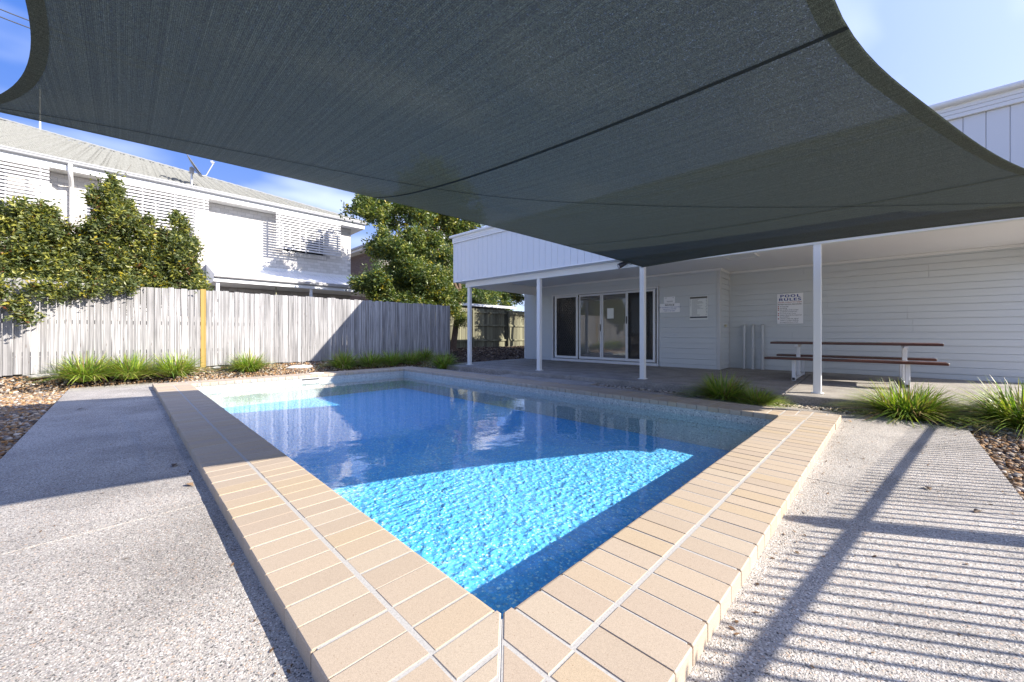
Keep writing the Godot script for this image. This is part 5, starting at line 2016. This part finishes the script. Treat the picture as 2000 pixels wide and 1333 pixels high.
func build_gravel() -> void:
	var tan_ := [Color(0.27, 0.17, 0.085), Color(0.33, 0.22, 0.12), Color(0.20, 0.115, 0.06), Color(0.36, 0.29, 0.21), Color(0.14, 0.095, 0.065), Color(0.27, 0.20, 0.14), Color(0.18, 0.16, 0.145), Color(0.42, 0.37, 0.31), Color(0.30, 0.165, 0.07), Color(0.10, 0.085, 0.075)]
	var grey := [Color(0.30, 0.25, 0.19), Color(0.42, 0.36, 0.28), Color(0.22, 0.18, 0.14), Color(0.48, 0.42, 0.34), Color(0.16, 0.14, 0.12), Color(0.36, 0.32, 0.27), Color(0.52, 0.48, 0.42)]
	scatter("gravel", "tan river pebbles left of the deck", 16000, func(r: RandomNumberGenerator) -> Vector3:
		var z := r.randf_range(-10.56, -2.6)
		var x := r.randf_range(-1.9, -0.655)
		return Vector3(x, -0.045 if z > -9.2 else maxf(bed_y(x, z) - 0.015, -0.045), z), 0.018, 0.052, tan_, 3)
	scatter("gravel", "tan pebbles in the bed between pool and fence", 12000, func(r: RandomNumberGenerator) -> Vector3:
		var z := r.randf_range(-10.56, -9.2)
		var x := r.randf_range(-0.65, 7.2)
		if x < 0.46 and z > -9.97:
			return Vector3(0, -9, 0)
		return Vector3(x, bed_y(x, z) - 0.015, z), 0.02, 0.052, tan_, 4)
	scatter("gravel", "small pebbles in the strip beside the patio edge", 4600, func(r: RandomNumberGenerator) -> Vector3:
		var z := r.randf_range(-3.93, 1.2)
		var x := r.randf_range(5.94, 6.50)
		return Vector3(x, -0.04, z), 0.02, 0.055, grey, 5)
	scatter("gravel", "shaded pebbles beside the farthest post", 1500, func(r: RandomNumberGenerator) -> Vector3:
		return Vector3(r.randf_range(5.88, 6.42), -0.06, r.randf_range(-9.2, -6.31)), 0.02, 0.06, grey, 6)
	scatter("gravel", "tan pebbles along the right deck edge", 7000, func(r: RandomNumberGenerator) -> Vector3:
		var x := r.randf_range(2.9, 6.6)
		var z := r.randf_range(0.53, 1.7)
		if x > 5.7:
			z = r.randf_range(0.0, 1.7)
			if x < 5.98 and z < 0.55:
				return Vector3(0, -9, 0)
		return Vector3(x, -0.045, z), 0.02, 0.052, tan_, 7)
	# bark litter under the trees beyond the patio
	scatter("bark_litter", "dark bark and leaf litter beyond the patio", 2600, func(r: RandomNumberGenerator) -> Vector3:
		var z := r.randf_range(-12.8, -9.0)
		return Vector3(r.randf_range(7.0, 15.0), bed_y(8.0, z) - 0.012, z), 0.03, 0.10, [Color(0.08, 0.055, 0.04), Color(0.12, 0.085, 0.06), Color(0.05, 0.035, 0.028), Color(0.2, 0.16, 0.12)], 8)
	# rocks
	var rock := mat(0.52, 0.50, 0.46, 0.9, 0.3)
	stained(rock, M.fine, 3.0)
	for k in [[Vector3(2.98, 0.12, -10.15), Vector3(0.62, 0.22, 0.30), "flat pale rock lying on the bed below the shadow line", 0.1], [Vector3(-0.96, 0.20, -10.42), Vector3(0.42, 0.14, 0.22), "lumpy white rock at the fence foot at far left", 0.3], [Vector3(1.42, 0.19, -10.38), Vector3(0.22, 0.10, 0.16), "small grey rock at the foot of the yellow paling", 0.7]]:
		var m := stone_mesh(90 + int(k[3] * 10))
		tag(put(self, "rock", m, rock, k[0], Basis(Vector3.UP, k[3]).scaled_local(k[1])), k[2], "rock")
	var clay := mat(0.38, 0.07, 0.03, 0.8)
	tag(put(self, "terracotta_piece", box_mesh(Vector3(0.16, 0.06, 0.09), 0.015), clay, Vector3(-0.70, 0.22, -10.45), Basis.from_euler(Vector3(0.2, 0.5, 0.1))), "broken orange terracotta piece beside the white rock", "terracotta")
	# fallen leaves and twigs
	var leaf := MB.new()
	for i in 6:
		var t0 := i / 6.0
		var t1 := (i + 1) / 6.0
		var w0 := 0.016 * sin(PI * t0)
		var w1 := 0.016 * sin(PI * t1)
		var p0 := Vector3(t0 * 0.075, 0.012 * sin(PI * t0), 0)
		var p1 := Vector3(t1 * 0.075, 0.012 * sin(PI * t1), 0)
		leaf.quad(p0 - Vector3(0, 0, w0), p1 - Vector3(0, 0, w1), p1, p0, Vector3(0, 1, -0.4).normalized())
		leaf.quad(p0, p1, p1 + Vector3(0, 0, w1), p0 + Vector3(0, 0, w0), Vector3(0, 1, 0.4).normalized())
	var lm := leaf.mesh()
	var brown := mat(0.10, 0.065, 0.04, 0.8)
	var straw := mat(0.34, 0.22, 0.12, 0.8)
	for k in [[Vector3(-0.40, 0.004, -7.0), 0.4, 1.5, brown, "dark fallen leaf in the shade on the far left deck"], [Vector3(0.24, 0.004, -3.55), 1.2, 1.0, brown, "dark fallen leaf against the coping near the shadow edge"], [Vector3(0.30, 0.004, -3.02), 2.0, 1.0, straw, "pale brown curled leaf at the foot of the left coping"], [Vector3(3.35, 0.004, 0.16), 0.3, 0.9, brown, "fallen leaf between the railing bar shadows"], [Vector3(3.1, 0.004, 0.30), -0.5, 0.8, brown, "fallen leaf at the right edge of the deck"], [Vector3(5.35, 0.004, -0.30), 0.9, 1.0, straw, "straw coloured leaf near the coping's far right corner"], [Vector3(6.05, 0.002, -6.9), 0.2, 1.6, brown, "dark leaf on the shaded strip by the far pebbles"], [Vector3(6.72, 0.094, -1.35), 0.7, 1.2, brown, "dark leaf on the patio beside the post's base"]]:
		tag(put(self, "fallen_leaf", lm, k[3], k[0], Basis(Vector3.UP, k[1]).scaled_local(Vector3.ONE * k[2])), k[4], "leaf", "fallen leaves")
	# small dry leaf scraps caught along the foot of the coping and on the slabs
	var bits := MB.new()
	bits.with_color = true
	var br := RandomNumberGenerator.new()
	br.seed = 61
	for i in 260:
		var p := Vector3.ZERO
		match i % 4:
			0: p = Vector3(0.335 - absf(br.randfn()) * 0.03, 0.004, br.randf_range(-9.2, -0.6))
			1: p = Vector3(br.randf_range(-0.64, 0.33), 0.004, br.randf_range(-9.9, -1.0))
			2: p = Vector3(br.randf_range(1.2, 5.3), 0.004, -0.36 + absf(br.randfn()) * 0.04)
			3: p = Vector3(br.randf_range(1.2, 5.8), 0.004, br.randf_range(-0.3, 0.5))
		var a := br.randf() * TAU
		var s := br.randf_range(0.004, 0.013)
		var e := Vector3(cos(a), 0.2, sin(a)) * s
		var f := Vector3(-sin(a), 0.1, cos(a)) * s * 0.5
		var g := br.randf_range(0.5, 1.4)
		bits.color = Color(0.16 * g, 0.10 * g, 0.06 * g)
		bits.quad(p - e, p + f, p + e, p - f, Vector3.UP)
	var bm := mat(1, 1, 1, 0.9, 0.2)
	bm.vertex_color_use_as_albedo = true
	stuff(put(self, "leaf_litter", bits.mesh(bm)), "scraps of dry leaf on the deck and along the coping's foot")
	# a long dry blade lying over the left gravel
	for k in [[[Vector3(-1.45, 0.02, -6.6), Vector3(-1.1, 0.05, -6.3), Vector3(-0.80, 0.015, -5.9)], "pale dry stalk lying on the shaded left gravel"], [[Vector3(-0.95, 0.01, -4.55), Vector3(-0.80, 0.09, -4.62), Vector3(-0.66, 0.05, -4.80)], "arched dry stalk at the left frame edge by the deck"]]:
		var m := MB.new()
		m.tube(k[0], [0.009, 0.008, 0.004], 6)
		tag(put(self, "dry_stalk", m.mesh(mat(0.42, 0.38, 0.30, 0.8))), k[1], "stalk", "dry stalks")


func _ready() -> void:
	rng.seed = 20
	set_light_and_camera()
	make_materials()
	build_ground()
	build_deck()
	build_pool()
	build_pavilion()
	build_fences()
	build_house()
	build_far_houses()
	build_trees()
	build_sail()
	build_railing()
	build_table()
	build_signs()
	build_fittings()
	build_tussocks()
	build_gravel()
